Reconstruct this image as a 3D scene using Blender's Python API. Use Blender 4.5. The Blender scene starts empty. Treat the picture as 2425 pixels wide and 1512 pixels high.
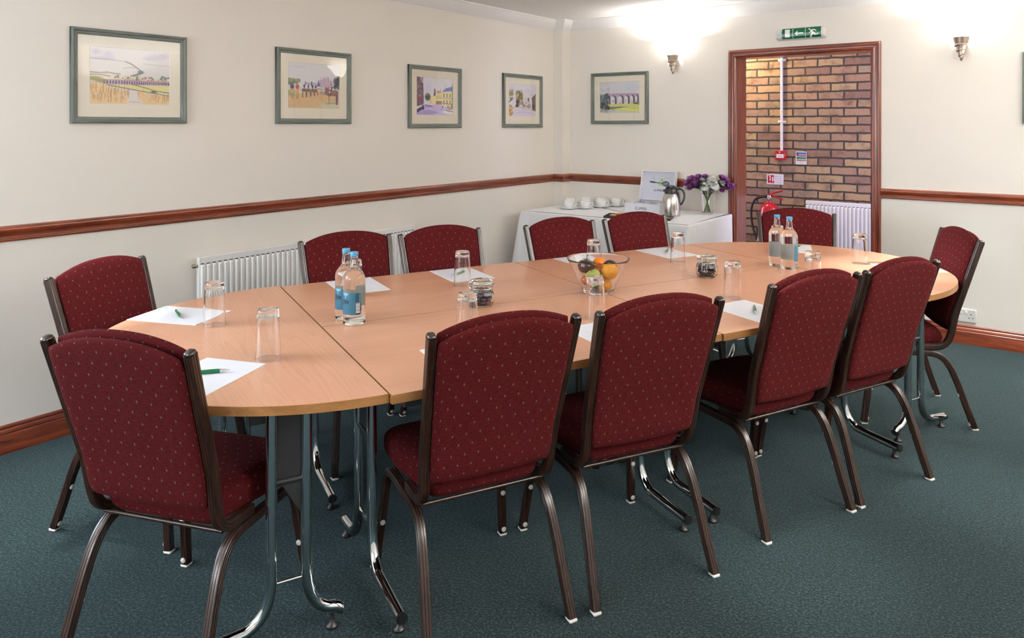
import bpy, bmesh, math, random
import numpy as np
from mathutils import Vector, Matrix
random.seed(7)
SC = bpy.context.scene
COL = SC.collection
PI = math.pi
# ------------------------------------------------------------------ camera, world, lights, exposure
W_ROOM, Y_FRONT, Z_CEIL = 5.7, -8.4, 2.40
cam_d = bpy.data.cameras.new('camera')
cam_d.sensor_width = 36.0
cam_d.lens = 25.449
cam_d.shift_y = -0.18950
cam_d.clip_start = 0.05
cam = bpy.data.objects.new('camera', cam_d)
cam.location = (3.7254, -5.6429, 1.45)
cam.rotation_euler = (PI / 2, 0, math.radians(37.342))
COL.objects.link(cam)
SC.camera = cam
world = bpy.data.worlds.new('world')
SC.world = world
world.use_nodes = True
world.node_tree.nodes['Background'].inputs['Color'].default_value = (0.62, 0.78, 1.0, 1)
world.node_tree.nodes['Background'].inputs['Strength'].default_value = 0.6
SC.view_settings.view_transform = 'Standard'
SC.view_settings.look = 'None'
SC.view_settings.gamma = 1.0
SC.view_settings.use_curve_mapping = False
SC.view_settings.exposure = 0.5
SC.cycles.max_bounces = 14
SC.cycles.diffuse_bounces = 7
SC.cycles.glossy_bounces = 6
SC.cycles.transmission_bounces = 12
SC.cycles.transparent_max_bounces = 12
SC.cycles.use_denoising = True
SC.cycles.sample_clamp_indirect = 6.0


def light(name, kind, loc, power, color, size=0.1, size_y=None, aim=None, spread=None):
    d = bpy.data.lights.new(name, kind)
    d.energy = power
    d.color = color
    if kind == 'AREA':
        d.shape = 'RECTANGLE'
        d.size = size
        d.size_y = size_y or size
        if spread:
            d.spread = spread
    else:
        d.shadow_soft_size = size
    o = bpy.data.objects.new(name, d)
    o.location = loc
    if aim is not None:
        o.rotation_euler = (Vector(aim) - Vector(loc)).to_track_quat('-Z', 'Y').to_euler()
    COL.objects.link(o)
    return o


COOL = (0.80, 0.90, 1.0)
WARM = (1.0, 0.80, 0.58)
NEUT = (1.0, 0.965, 0.93)
# daylight through the left window, and fill through an added front window
light('daylight_left', 'AREA', (-0.12, -6.35, 1.5), 105, COOL, 1.9, 1.15, aim=(3, -6.0, 1.2))
light('front_fill', 'AREA', (1.6, Y_FRONT - 0.12, 1.5), 80, (0.92, 0.96, 1.0), 2.2, 1.15, aim=(1.6, -3, 1.1))
# added uplights without fixtures, out of view, brighten ceiling and left wall


def uplight(name, x, y, nx, ny, power, color):
    light(name, 'SPOT', (x + nx * .1, y + ny * .1, 1.95), power, color, 0.07, aim=(x + nx * .3, y + ny * .3, 2.75)).data.spot_size = 2.5


uplight('fill_right_wall', W_ROOM, -1.6, -1, 0, 330, NEUT)
uplight('fill_right_wall', W_ROOM, -4.0, -1, 0, 330, NEUT)
uplight('fill_back_wall', 5.0, 0, 0, -1, 90, NEUT)
uplight('fill_front_wall', 3.9, Y_FRONT, 0, 1, 45, WARM)
# downlights over the carpet pools; last two added to brighten back carpet and chair
for x_, y_, ax, ay, az, pw_, sz_ in ((0.55, -4.55, 0.62, -4.5, 0, 300, .62), (3.06, -3.2, 3.06, -3.2, 0, 200, .36), (3.50, -2.24, 3.50, -2.24, 0, 230, .40), (3.35, -0.8, 3.35, -0.75, 0, 230, .95), (2.05, -2.3, 3.08, -1.5, .70, 260, .42)):
    dl_ = light('downlight_and_fill', 'SPOT', (x_, y_, 2.37), pw_, (0.86, 0.95, 1.0), 0.05, aim=(ax, ay, az)).data
    dl_.spot_size, dl_.spot_blend = sz_, 1.0
# corridor behind the doorway: warm ceiling lamp and daylight from both ends
light('corridor_lamp', 'SPOT', (1.02, 1.02, 2.25), 45, (1.0, 0.76, 0.42), 0.05, aim=(1.55, 1.4, 1.6)).data.spot_size = 2.2
light('corridor_daylight', 'AREA', (4.2, 0.8, 1.2), 40, (0.70, 0.66, 1.0), 0.9, 1.7, aim=(1.8, 1.0, 0.9))
light('corridor_daylight', 'AREA', (-1.2, 0.8, 1.2), 34, (0.66, 0.66, 1.0), 0.9, 1.7, aim=(1.6, 1.0, 0.8))

# ------------------------------------------------------------------ materials


def lin(c):
    return tuple((x / 255 / 12.92) if x / 255 <= 0.04045 else ((x / 255 + 0.055) / 1.055) ** 2.4 for x in c)


def new_mat(name):
    m = bpy.data.materials.new(name)
    m.use_nodes = True
    return m, m.node_tree, m.node_tree.nodes['Principled BSDF']


def nd(nt, kind, **kw):
    n = nt.nodes.new(kind)
    for k, v in kw.items():
        if k.startswith('_'):
            setattr(n, k[1:], v)
    ins = [(k, v) for k, v in kw.items() if not k.startswith('_')]
    for k, v in ins:
        key = int(k[1:]) if k[0] == 'i' and k[1:].isdigit() else k.replace('__', ' ')
        s = n.inputs[key]
        if isinstance(v, bpy.types.NodeSocket):
            nt.links.new(v, s)
        else:
            s.default_value = v
    return n


def math_n(nt, op, a, b=0.0, c=0.0):
    return nd(nt, 'ShaderNodeMath', _operation=op, i0=a, i1=b, i2=c).outputs[0]


def mix(nt, fac, a, b):
    n = nt.nodes.new('ShaderNodeMix')
    n.data_type = 'RGBA'
    for sock, v in ((n.inputs[0], fac), (n.inputs[6], a), (n.inputs[7], b)):
        if isinstance(v, bpy.types.NodeSocket):
            nt.links.new(v, sock)
        else:
            sock.default_value = v if not isinstance(v, tuple) or len(v) == 4 else (*v, 1)
    return n.outputs[2]


def ramp(nt, fac, stops):
    n = nt.nodes.new('ShaderNodeValToRGB')
    nt.links.new(fac, n.inputs[0])
    e = n.color_ramp.elements
    while len(e) < len(stops):
        e.new(0.5)
    for el, (p, c) in zip(e, stops):
        el.position = p
        el.color = c if len(c) == 4 else (*c, 1)
    return n.outputs[0]


def bump(nt, b, height, strength=0.3, dist=0.002):
    n = nd(nt, 'ShaderNodeBump', Strength=strength, Distance=dist, Height=height)
    nt.links.new(n.outputs[0], b.inputs['Normal'])


def plain(name, color, rough=0.5, metal=0.0, spec=0.5, coat=0.0, emis=None, estr=0.0, noise=0.06, nscale=40.0, sheen=0.0):
    m, nt, b = new_mat(name)
    if noise:
        tc = nd(nt, 'ShaderNodeTexCoord')
        nz = nd(nt, 'ShaderNodeTexNoise', Vector=tc.outputs['Object'], Scale=nscale, Detail=3.0)
        a = tuple(x * (1 - noise) for x in color)
        c = tuple(min(1, x * (1 + noise)) for x in color)
        nt.links.new(mix(nt, nz.outputs[0], a, c), b.inputs['Base Color'])
    else:
        b.inputs['Base Color'].default_value = (*color, 1)
    b.inputs['Roughness'].default_value = rough
    b.inputs['Metallic'].default_value = metal
    b.inputs['Specular IOR Level'].default_value = spec
    b.inputs['Coat Weight'].default_value = coat
    b.inputs['Coat Roughness'].default_value = 0.12
    b.inputs['Sheen Weight'].default_value = sheen
    if emis:
        b.inputs['Emission Color'].default_value = (*emis, 1)
        b.inputs['Emission Strength'].default_value = estr
    return m


def glass(name, color=(1, 1, 1), ior=1.45, rough=0.0):
    m, nt, b = new_mat(name)
    b.inputs['Base Color'].default_value = (*color, 1)
    b.inputs['Roughness'].default_value = rough
    b.inputs['IOR'].default_value = ior
    b.inputs['Transmission Weight'].default_value = 1.0
    return m


def wall_paint():
    m, nt, b = new_mat('cream_wall_paint')
    tc = nd(nt, 'ShaderNodeTexCoord')
    nz = nd(nt, 'ShaderNodeTexNoise', Vector=tc.outputs['Object'], Scale=1.3, Detail=4.0)
    nt.links.new(mix(nt, nz.outputs[0], (0.785, 0.748, 0.69), (0.805, 0.770, 0.715)), b.inputs['Base Color'])
    n2 = nd(nt, 'ShaderNodeTexNoise', Vector=tc.outputs['Object'], Scale=260.0, Detail=2.0)
    bump(nt, b, n2.outputs[0], 0.12, 0.0006)
    b.inputs['Roughness'].default_value = 0.62
    b.inputs['Specular IOR Level'].default_value = 0.3
    return m


def carpet():
    m, nt, b = new_mat('teal_carpet')
    tc = nd(nt, 'ShaderNodeTexCoord')
    n1 = nd(nt, 'ShaderNodeTexNoise', Vector=tc.outputs['Object'], Scale=130.0, Detail=4.0, Roughness=0.75)
    n2 = nd(nt, 'ShaderNodeTexNoise', Vector=tc.outputs['Object'], Scale=70.0, Detail=3.0)
    n3 = nd(nt, 'ShaderNodeTexNoise', Vector=tc.outputs['Object'], Scale=1.1, Detail=3.0)
    c = ramp(nt, n1.outputs[0], [(0.36, (0.002, 0.004, 0.0035)), (0.5, (0.0115, 0.0165, 0.0145)), (0.63, (0.062, 0.077, 0.070))])
    c = mix(nt, math_n(nt, 'MULTIPLY', n2.outputs[0], 0.35), c, (0.008, 0.0145, 0.013))
    c = mix(nt, math_n(nt, 'MULTIPLY', n3.outputs[0], 0.25), c, (0.018, 0.027, 0.025))
    nt.links.new(c, b.inputs['Base Color'])
    bump(nt, b, n1.outputs[0], 0.8, 0.004)
    b.inputs['Roughness'].default_value = 0.95
    b.inputs['Specular IOR Level'].default_value = 0.0
    b.inputs['Sheen Weight'].default_value = 0.28
    b.inputs['Sheen Roughness'].default_value = 0.35
    b.inputs['Sheen Tint'].default_value = (0.55, 0.85, 1, 1)
    return m


def wood(name, dark, light_, axis=0, scale=14.0, stretch=9.0, rough=0.3, coat=0.3, contrast=(0.35, 0.7), fine=0.5):
    """grain runs along AXIS of the object's own coordinates"""
    m, nt, b = new_mat(name)
    tc = nd(nt, 'ShaderNodeTexCoord')
    sc = [stretch] * 3
    sc[axis] = 1.0
    mp = nd(nt, 'ShaderNodeMapping', Vector=tc.outputs['Object'], Scale=tuple(sc))
    n1 = nd(nt, 'ShaderNodeTexNoise', Vector=mp.outputs[0], Scale=scale / 4, Detail=6.0, Roughness=0.62, Distortion=0.5)
    sc2 = [stretch * 4] * 3
    sc2[axis] = 1.2
    mp2 = nd(nt, 'ShaderNodeMapping', Vector=tc.outputs['Object'], Scale=tuple(sc2))
    n2 = nd(nt, 'ShaderNodeTexNoise', Vector=mp2.outputs[0], Scale=scale / 2, Detail=3.0)
    f = math_n(nt, 'ADD', math_n(nt, 'MULTIPLY', n1.outputs[0], 1 - 0.5 * fine), math_n(nt, 'MULTIPLY', n2.outputs[0], 0.5 * fine))
    nt.links.new(ramp(nt, f, [(contrast[0], dark), (contrast[1], light_)]), b.inputs['Base Color'])
    b.inputs['Roughness'].default_value = rough
    b.inputs['Coat Weight'].default_value = coat
    b.inputs['Coat Roughness'].default_value = 0.15
    return m


def beech(name, axis):
    m, nt, b = new_mat(name)
    tc = nd(nt, 'ShaderNodeTexCoord')
    oi = nd(nt, 'ShaderNodeObjectInfo')
    vec = nd(nt, 'ShaderNodeVectorMath', _operation='ADD', i0=tc.outputs['Object'], i1=nd(nt, 'ShaderNodeCombineXYZ', X=math_n(nt, 'MULTIPLY', oi.outputs['Random'], 9.0), Y=math_n(nt, 'MULTIPLY', oi.outputs['Random'], 5.0)).outputs[0]).outputs[0]
    sc = [15.0, 15.0, 1.0]
    sc[axis] = 0.9 if axis else 0.35
    mp = nd(nt, 'ShaderNodeMapping', Vector=vec, Scale=tuple(sc))
    big = nd(nt, 'ShaderNodeTexNoise', Vector=mp.outputs[0], Scale=0.55, Detail=1.5, Distortion=0.35)
    rings = math_n(nt, 'FRACT', math_n(nt, 'MULTIPLY', big.outputs[0], 30.0 if axis else 20.0))
    rings = math_n(nt, 'POWER', rings, 2.2)
    sc2 = [120.0, 120.0, 1.0]
    sc2[axis] = 3.0
    mp2 = nd(nt, 'ShaderNodeMapping', Vector=vec, Scale=tuple(sc2))
    fine = nd(nt, 'ShaderNodeTexNoise', Vector=mp2.outputs[0], Scale=1.0, Detail=3.0)
    sc3 = [5.0, 5.0, 1.0]
    sc3[axis] = 0.6
    mp3 = nd(nt, 'ShaderNodeMapping', Vector=vec, Scale=tuple(sc3))
    wide = nd(nt, 'ShaderNodeTexNoise', Vector=mp3.outputs[0], Scale=1.4, Detail=2.0)
    c = mix(nt, wide.outputs[0], lin((207, 150, 118)), lin((224, 172, 141)))
    k = 0.24 if axis else 0.20
    c = mix(nt, math_n(nt, 'MULTIPLY', rings, k), c, lin((164, 108, 76)))
    c = mix(nt, math_n(nt, 'MULTIPLY', fine.outputs[0], 0.22), c, lin((186, 132, 100)))
    nt.links.new(c, b.inputs['Base Color'])
    b.inputs['Roughness'].default_value = 0.34
    b.inputs['Specular IOR Level'].default_value = 0.45
    return m


def fabric():
    m, nt, b = new_mat('burgundy_dotted_fabric')
    uv = nd(nt, 'ShaderNodeTexCoord').outputs['UV']
    sep = nd(nt, 'ShaderNodeSeparateXYZ', Vector=uv)
    U, V = sep.outputs[0], sep.outputs[1]

    def lattice(du, dv, rx, ry, ou, ov):
        a = math_n(nt, 'SUBTRACT', math_n(nt, 'FRACT', math_n(nt, 'ADD', math_n(nt, 'DIVIDE', U, 0.043), du + ou)), 0.5)
        c = math_n(nt, 'SUBTRACT', math_n(nt, 'FRACT', math_n(nt, 'ADD', math_n(nt, 'DIVIDE', V, 0.062), dv + ov)), 0.5)
        a = math_n(nt, 'ABSOLUTE', math_n(nt, 'MULTIPLY', a, 0.043 / rx))
        c = math_n(nt, 'ABSOLUTE', math_n(nt, 'MULTIPLY', c, 0.062 / ry))
        d = math_n(nt, 'ADD', math_n(nt, 'POWER', a, 1.4), math_n(nt, 'POWER', c, 1.4))
        return math_n(nt, 'LESS_THAN', d, 1.0)
    lightd = math_n(nt, 'MAXIMUM', lattice(0, 0, .0021, .0042, 0, 0), lattice(.5, .5, .0021, .0042, 0, 0))
    darkd = math_n(nt, 'MAXIMUM', lattice(0, 0, .0031, .0051, -.05, .02), lattice(.5, .5, .0031, .0051, -.05, .02))
    mp = nd(nt, 'ShaderNodeMapping', Vector=uv, Scale=(60, 420, 1))
    n1 = nd(nt, 'ShaderNodeTexNoise', Vector=mp.outputs[0], Scale=1.0, Detail=4.0, Roughness=0.65)
    mp2 = nd(nt, 'ShaderNodeMapping', Vector=uv, Scale=(700, 700, 1))
    n2 = nd(nt, 'ShaderNodeTexNoise', Vector=mp2.outputs[0], Scale=1.0, Detail=2.0)
    c = ramp(nt, n1.outputs[0], [(0.3, (0.036, 0.0034, 0.0042)), (0.52, (0.072, 0.0076, 0.0090)), (0.75, (0.120, 0.0165, 0.0180))])
    c = mix(nt, math_n(nt, 'MULTIPLY', n2.outputs[0], 0.35), c, (0.042, 0.0055, 0.007))
    c = mix(nt, math_n(nt, 'MULTIPLY', darkd, 0.75), c, (0.030, 0.018, 0.014))
    c = mix(nt, math_n(nt, 'MULTIPLY', lightd, 0.75), c, (0.150, 0.112, 0.078))
    nt.links.new(c, b.inputs['Base Color'])
    h = math_n(nt, 'ADD', n1.outputs[0], math_n(nt, 'MULTIPLY', n2.outputs[0], 0.6))
    bump(nt, b, h, 0.35, 0.0015)
    b.inputs['Roughness'].default_value = 0.9
    b.inputs['Specular IOR Level'].default_value = 0.05
    b.inputs['Sheen Weight'].default_value = 0.03
    b.inputs['Sheen Roughness'].default_value = 0.4
    b.inputs['Sheen Tint'].default_value = (1.0, 0.35, 0.3, 1)
    return m


def bricks():
    m, nt, b = new_mat('multi_stock_brick')
    tc = nd(nt, 'ShaderNodeTexCoord')
    sep = nd(nt, 'ShaderNodeSeparateXYZ', Vector=tc.outputs['Object'])
    wob = nd(nt, 'ShaderNodeTexNoise', Vector=tc.outputs['Object'], Scale=16.0, Detail=3.0)
    wv = math_n(nt, 'MULTIPLY', math_n(nt, 'SUBTRACT', wob.outputs[0], 0.5), 0.016)
    vec = nd(nt, 'ShaderNodeCombineXYZ', X=math_n(nt, 'ADD', sep.outputs[0], wv), Y=math_n(nt, 'ADD', sep.outputs[2], wv)).outputs[0]
    bt = nt.nodes.new('ShaderNodeTexBrick')
    nt.links.new(vec, bt.inputs['Vector'])
    for k, v in (('Scale', 1.0), ('Mortar Size', 0.0085), ('Mortar Smooth', 0.25), ('Bias', 0.0), ('Brick Width', 0.225), ('Row Height', 0.0765)):
        bt.inputs[k].default_value = v
    bt.inputs['Color1'].default_value = (0, 0, 0, 1)
    bt.inputs['Color2'].default_value = (1, 1, 1, 1)
    bt.inputs['Mortar'].default_value = (0.5, 0.5, 0.5, 1)
    bw = nd(nt, 'ShaderNodeRGBToBW', Color=bt.outputs['Color']).outputs[0]
    c = ramp(nt, bw, [(0.0, (0.50, 0.36, 0.19)), (0.2, (0.40, 0.24, 0.17)), (0.4, (0.48, 0.355, 0.21)), (0.55, (0.26, 0.155, 0.13)), (0.7, (0.44, 0.275, 0.185)), (0.85, (0.30, 0.19, 0.155)), (1.0, (0.40, 0.31, 0.21))])
    n1 = nd(nt, 'ShaderNodeTexNoise', Vector=tc.outputs['Object'], Scale=9.0, Detail=5.0, Roughness=0.7)
    c = mix(nt, ramp(nt, n1.outputs[0], [(0.50, (0, 0, 0)), (0.70, (0.85, 0.85, 0.85))]), c, (0.125, 0.070, 0.058))
    n2 = nd(nt, 'ShaderNodeTexNoise', Vector=tc.outputs['Object'], Scale=130.0, Detail=3.0)
    c = mix(nt, math_n(nt, 'MULTIPLY', n2.outputs[0], 0.35), c, (0.30, 0.18, 0.10))
    c = mix(nt, bt.outputs['Fac'], c, (0.060, 0.052, 0.046))
    nt.links.new(c, b.inputs['Base Color'])
    h = math_n(nt, 'ADD', math_n(nt, 'SUBTRACT', 1.0, bt.outputs['Fac']), math_n(nt, 'MULTIPLY', n2.outputs[0], 0.25))
    bump(nt, b, h, 0.9, 0.008)
    b.inputs['Roughness'].default_value = 0.9
    return m


def printed(name='printed_colours', rough=0.55, spec=0.4, back=None):
    m, nt, b = new_mat(name)
    at = nd(nt, 'ShaderNodeAttribute', _attribute_name='Col')
    c = at.outputs['Color']
    if back:
        g = nd(nt, 'ShaderNodeNewGeometry')
        c = mix(nt, g.outputs['Backfacing'], c, back)
    nt.links.new(c, b.inputs['Base Color'])
    b.inputs['Roughness'].default_value = rough
    b.inputs['Specular IOR Level'].default_value = spec
    return m


MT = dict(
    wall=wall_paint(), carpet=carpet(), fabric=fabric(), brick=bricks(),
    ceiling=plain('white_ceiling_paint', (0.83, 0.82, 0.80), 0.8, noise=0.02),
    cornice=plain('white_cornice_paint', (0.84, 0.83, 0.83), 0.6, noise=0.02),
    mahogany_x=wood('red_mahogany', (0.085, 0.016, 0.008), (0.33, 0.072, 0.028), 0, rough=0.28, coat=0.4),
    mahogany_y=wood('red_mahogany_lengthwise', (0.085, 0.016, 0.008), (0.33, 0.072, 0.028), 1, rough=0.28, coat=0.4),
    mahogany_z=wood('red_mahogany_upright', (0.080, 0.015, 0.008), (0.28, 0.060, 0.024), 2, rough=0.28, coat=0.4),
    beech_x=beech('beech_laminate', 0), beech_y=beech('beech_laminate_crosswise', 1),
    edge=wood('beech_edge_strip', lin((128, 86, 46)), lin((168, 120, 70)), 0, rough=0.4, coat=0.1),
    frame_metal=wood('brown_woodgrain_metal', (0.011, 0.0045, 0.003), (0.055, 0.023, 0.0135), 2, scale=16, stretch=14, rough=0.3, coat=0.2, contrast=(0.38, 0.75)),
    cap=plain('dark_brown_cap', (0.022, 0.010, 0.007), 0.22, coat=0.4, noise=0.05),
    white_plastic=plain('white_plastic', (0.72, 0.71, 0.68), 0.45),
    grey_plastic=plain('grey_plastic', (0.52, 0.51, 0.50), 0.4),
    black_plastic=plain('black_plastic', (0.012, 0.012, 0.013), 0.35),
    black_steel=plain('black_steel', (0.018, 0.019, 0.021), 0.5),
    grey_steel=plain('dark_grey_steel', (0.050, 0.054, 0.060), 0.5),
    chrome=plain('chrome', (0.74, 0.76, 0.77), 0.07, metal=1.0, noise=0.0),
    steel=plain('brushed_steel', (0.62, 0.59, 0.55), 0.24, metal=1.0, noise=0.05, nscale=90),
    bronze=plain('antique_bronze', (0.46, 0.38, 0.32), 0.36, metal=1.0, noise=0.2, nscale=60),
    brass=plain('dull_brass', (0.42, 0.36, 0.26), 0.35, metal=1.0),
    radiator=plain('white_radiator_enamel', (0.80, 0.80, 0.79), 0.32, noise=0.01),
    picture_frame=wood('grey_green_stained_wood', (0.055, 0.068, 0.058), (0.24, 0.275, 0.245), 0, scale=20, stretch=14, rough=0.5, coat=0.0, contrast=(0.3, 0.72)),
    picture_frame_z=wood('grey_green_stained_wood_upright', (0.055, 0.068, 0.058), (0.24, 0.275, 0.245), 2, scale=20, stretch=14, rough=0.5, coat=0.0, contrast=(0.3, 0.72)),
    mount=plain('cream_mount_board', (0.80, 0.755, 0.64), 0.8, noise=0.02),
    printed=printed(), printed_gloss=printed('printed_gloss', 0.25, 0.5), label=printed('bottle_label_print', 0.5, 0.3, back=(0.50, 0.53, 0.52)),
    paper=plain('white_paper', (0.86, 0.87, 0.89), 0.7, noise=0.01),
    cloth=plain('white_linen', (0.80, 0.81, 0.84), 0.85, noise=0.03, nscale=25, sheen=0.2),
    china=plain('white_china', (0.82, 0.83, 0.84), 0.15, noise=0.01),
    glass=glass('clear_glass'), window_glass=glass('picture_glass', ior=1.4), green_glass=glass('greenish_glass', (0.93, 0.98, 0.95)),
    water=glass('water_in_clear_glass', (0.985, 0.995, 0.985), 1.36),
    shade=plain('lit_white_glass', (0.9, 0.88, 0.85), 0.4, emis=(1.0, 0.95, 0.88), estr=5.0, noise=0.0),
    blue_cap=plain('blue_metal_cap', (0.07, 0.30, 0.50), 0.35),
    red=plain('red_enamel', (0.50, 0.012, 0.020), 0.2, coat=0.3),
    rubber=plain('black_rubber', (0.012, 0.012, 0.016), 0.45),
    green_plastic=plain('green_pen_plastic', (0.005, 0.16, 0.055), 0.25),
    stem=plain('green_stem', (0.075, 0.16, 0.035), 0.55, noise=0.25),
    leaf=plain('dark_green_leaf', (0.035, 0.115, 0.028), 0.5, noise=0.3),
    white_petal=plain('white_petal', (0.84, 0.85, 0.82), 0.7, noise=0.05),
    purple_petal=plain('purple_petal', (0.20, 0.035, 0.23), 0.65, noise=0.3, nscale=120),
    yellow=plain('yellow_flower_eye', (0.65, 0.33, 0.06), 0.7),
    plum=plain('dark_plum_skin', (0.022, 0.006, 0.014), 0.16, coat=0.4),
    orange=plain('orange_peel', (0.78, 0.20, 0.008), 0.35, noise=0.12, nscale=220),
    yellow_fruit=plain('golden_peel', (0.80, 0.36, 0.02), 0.4, noise=0.15, nscale=60),
    green_apple=plain('green_apple_skin', (0.42, 0.60, 0.10), 0.28, noise=0.18, nscale=30),
    red_apple=plain('red_apple_skin', (0.55, 0.13, 0.05), 0.3, noise=0.45, nscale=22),
    dark_pear=plain('dark_green_avocado_skin', (0.030, 0.045, 0.018), 0.5, noise=0.3),
    biscuit=plain('biscuit_crumb', (0.48, 0.26, 0.09), 0.85, noise=0.25, nscale=90),
    slate=plain('black_slate', (0.015, 0.016, 0.017), 0.45),
)

# ------------------------------------------------------------------ mesh helpers


class MB:
    def __init__(self):
        self.v, self.f, self.m, self.uv = [], [], [], {}

    def add(self, verts, faces, mi=0, uvs=None):
        o = len(self.v)
        self.v += [tuple(p) for p in verts]
        self.f += [tuple(i + o for i in f) for f in faces]
        self.m += [mi] * len(faces)
        if uvs:
            for i, q in enumerate(uvs):
                self.uv[o + i] = q
        return self

    def box(self, lo, hi, c=0.0, mi=0, M=None):
        lo, hi = Vector(lo), Vector(hi)
        ce, h = (lo + hi) / 2, (hi - lo) / 2
        c = min(c, 0.49 * 2 * min(h))
        if c <= 0:
            vs = [ce + Vector((sx * h.x, sy * h.y, sz * h.z)) for sx in (-1, 1) for sy in (-1, 1) for sz in (-1, 1)]
            fs = [(0, 1, 3, 2), (4, 6, 7, 5), (0, 4, 5, 1), (2, 3, 7, 6), (0, 2, 6, 4), (1, 5, 7, 3)]
        else:
            vs, idx = [], {}
            for sx in (-1, 1):
                for sy in (-1, 1):
                    for sz in (-1, 1):
                        for a in range(3):
                            s = [sx, sy, sz]
                            p = [s[k] * (h[k] - (0 if k == a else c)) for k in range(3)]
                            idx[(sx, sy, sz, a)] = len(vs)
                            vs.append(ce + Vector(p))
            fs = []
            for a in range(3):
                b, d = (a + 1) % 3, (a + 2) % 3
                for s in (-1, 1):
                    q = []
                    for sb, sd in ((-1, -1), (1, -1), (1, 1), (-1, 1)):
                        k = [0, 0, 0]
                        k[a], k[b], k[d] = s, sb, sd
                        q.append(idx[(*k, a)])
                    fs.append(tuple(q) if s > 0 else tuple(reversed(q)))
                for sb in (-1, 1):
                    for sd in (-1, 1):
                        k1, k2 = [0, 0, 0], [0, 0, 0]
                        k1[a], k2[a] = -1, 1
                        k1[b] = k2[b] = sb
                        k1[d] = k2[d] = sd
                        q = (idx[(*k1, b)], idx[(*k2, b)], idx[(*k2, d)], idx[(*k1, d)])
                        fs.append(q if sb * sd < 0 else tuple(reversed(q)))
            for sx in (-1, 1):
                for sy in (-1, 1):
                    for sz in (-1, 1):
                        fs.append(tuple(idx[(sx, sy, sz, a)] for a in range(3)))
        if M is not None:
            vs = [M @ p for p in vs]
        return self.add(vs, fs, mi)

    def lathe(self, prof, seg=32, center=(0, 0, 0), mi=0, arc=2 * PI, a0=0.0, axis='Z', M=None, closed=False, dense=0):
        if dense:
            out = [prof[0]]
            for (r0, z0), (r1, z1) in zip(prof[:-1], prof[1:]):
                ln = math.hypot(r1 - r0, z1 - z0)
                if ln > dense:
                    k = max(2, int(ln / dense))
                    qs = [.06, .16] + [.16 + .68 * i / k for i in range(1, k)] + [.84, .94]
                    out += [(r0 + (r1 - r0) * q, z0 + (z1 - z0) * q) for q in qs]
                out.append((r1, z1))
            prof = out
        full = abs(arc - 2 * PI) < 1e-6
        n = seg if full else seg + 1
        vs, fs = [], []
        for (r, z) in prof:
            for k in range(n):
                a = a0 + arc * k / seg
                vs.append(Vector((r * math.cos(a), r * math.sin(a), z)))
        L = len(prof)
        for i in range(L - 1 + (1 if closed else 0)):
            for k in range(seg):
                k2 = (k + 1) % n
                i2 = (i + 1) % L
                fs.append((i * n + k, i * n + k2, i2 * n + k2, i2 * n + k))
        if axis == 'X':
            vs = [Vector((p.z, p.x, p.y)) for p in vs]
        if axis == 'Y':
            vs = [Vector((p.x, p.z, p.y)) for p in vs]
        if M is not None:
            vs = [M @ p for p in vs]
        c = Vector(center)
        return self.add([p + c for p in vs], fs, mi)

    def sweep(self, path, prof, side=None, mi=0, caps=True, closed=False, scale=None):
        """closed 2D profile [(a, b)] along a path; a runs along SIDE (kept square to the path), b along tangent x side"""
        path = [Vector(p) for p in path]
        n, L = len(path), len(prof)
        vs = []
        prev = None
        for i, p in enumerate(path):
            if closed:
                t = path[(i + 1) % n] - path[i - 1]
            else:
                t = path[min(i + 1, n - 1)] - path[max(i - 1, 0)]
            t.normalize()
            if side is not None:
                A = Vector(side)
            else:
                A = prev if prev is not None else (Vector((0, 0, 1)) if abs(t.z) < 0.9 else Vector((1, 0, 0)))
            A = A - t * A.dot(t)
            A.normalize()
            prev = A
            B = t.cross(A)
            s = scale[i] if scale else 1.0
            for a, b in prof:
                vs.append(p + A * (a * s) + B * (b * s))
        fs = []
        for i in range(n if closed else n - 1):
            j = (i + 1) % n
            for k in range(L):
                k2 = (k + 1) % L
                fs.append((i * L + k, i * L + k2, j * L + k2, j * L + k))
        if caps and not closed:
            fs.append(tuple(reversed(range(L))))
            fs.append(tuple((n - 1) * L + k for k in range(L)))
        return self.add(vs, fs, mi)

    def tube(self, path, r, seg=12, mi=0, caps=True, scale=None):
        prof = [(r * math.cos(2 * PI * k / seg), r * math.sin(2 * PI * k / seg)) for k in range(seg)]
        return self.sweep(path, prof, mi=mi, caps=caps, scale=scale)

    def grid(self, fn, nu, nv, mi=0, uvfn=None, flip=False):
        vs, uvs = [], []
        for j in range(nv + 1):
            for i in range(nu + 1):
                vs.append(fn(i / nu, j / nv))
                if uvfn:
                    uvs.append(uvfn(i / nu, j / nv))
        fs = []
        for j in range(nv):
            for i in range(nu):
                q = (j * (nu + 1) + i, j * (nu + 1) + i + 1, (j + 1) * (nu + 1) + i + 1, (j + 1) * (nu + 1) + i)
                fs.append(tuple(reversed(q)) if flip else q)
        return self.add(vs, fs, mi, uvs or None)

    def prism(self, pts, z0, z1, mi=0, M=None):
        n = len(pts)
        vs = [Vector((x, y, z0)) for x, y in pts] + [Vector((x, y, z1)) for x, y in pts]
        fs = [tuple(reversed(range(n))), tuple(range(n, 2 * n))] + [(k, (k + 1) % n, n + (k + 1) % n, n + k) for k in range(n)]
        if M is not None:
            vs = [M @ p for p in vs]
        return self.add(vs, fs, mi)

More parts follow.
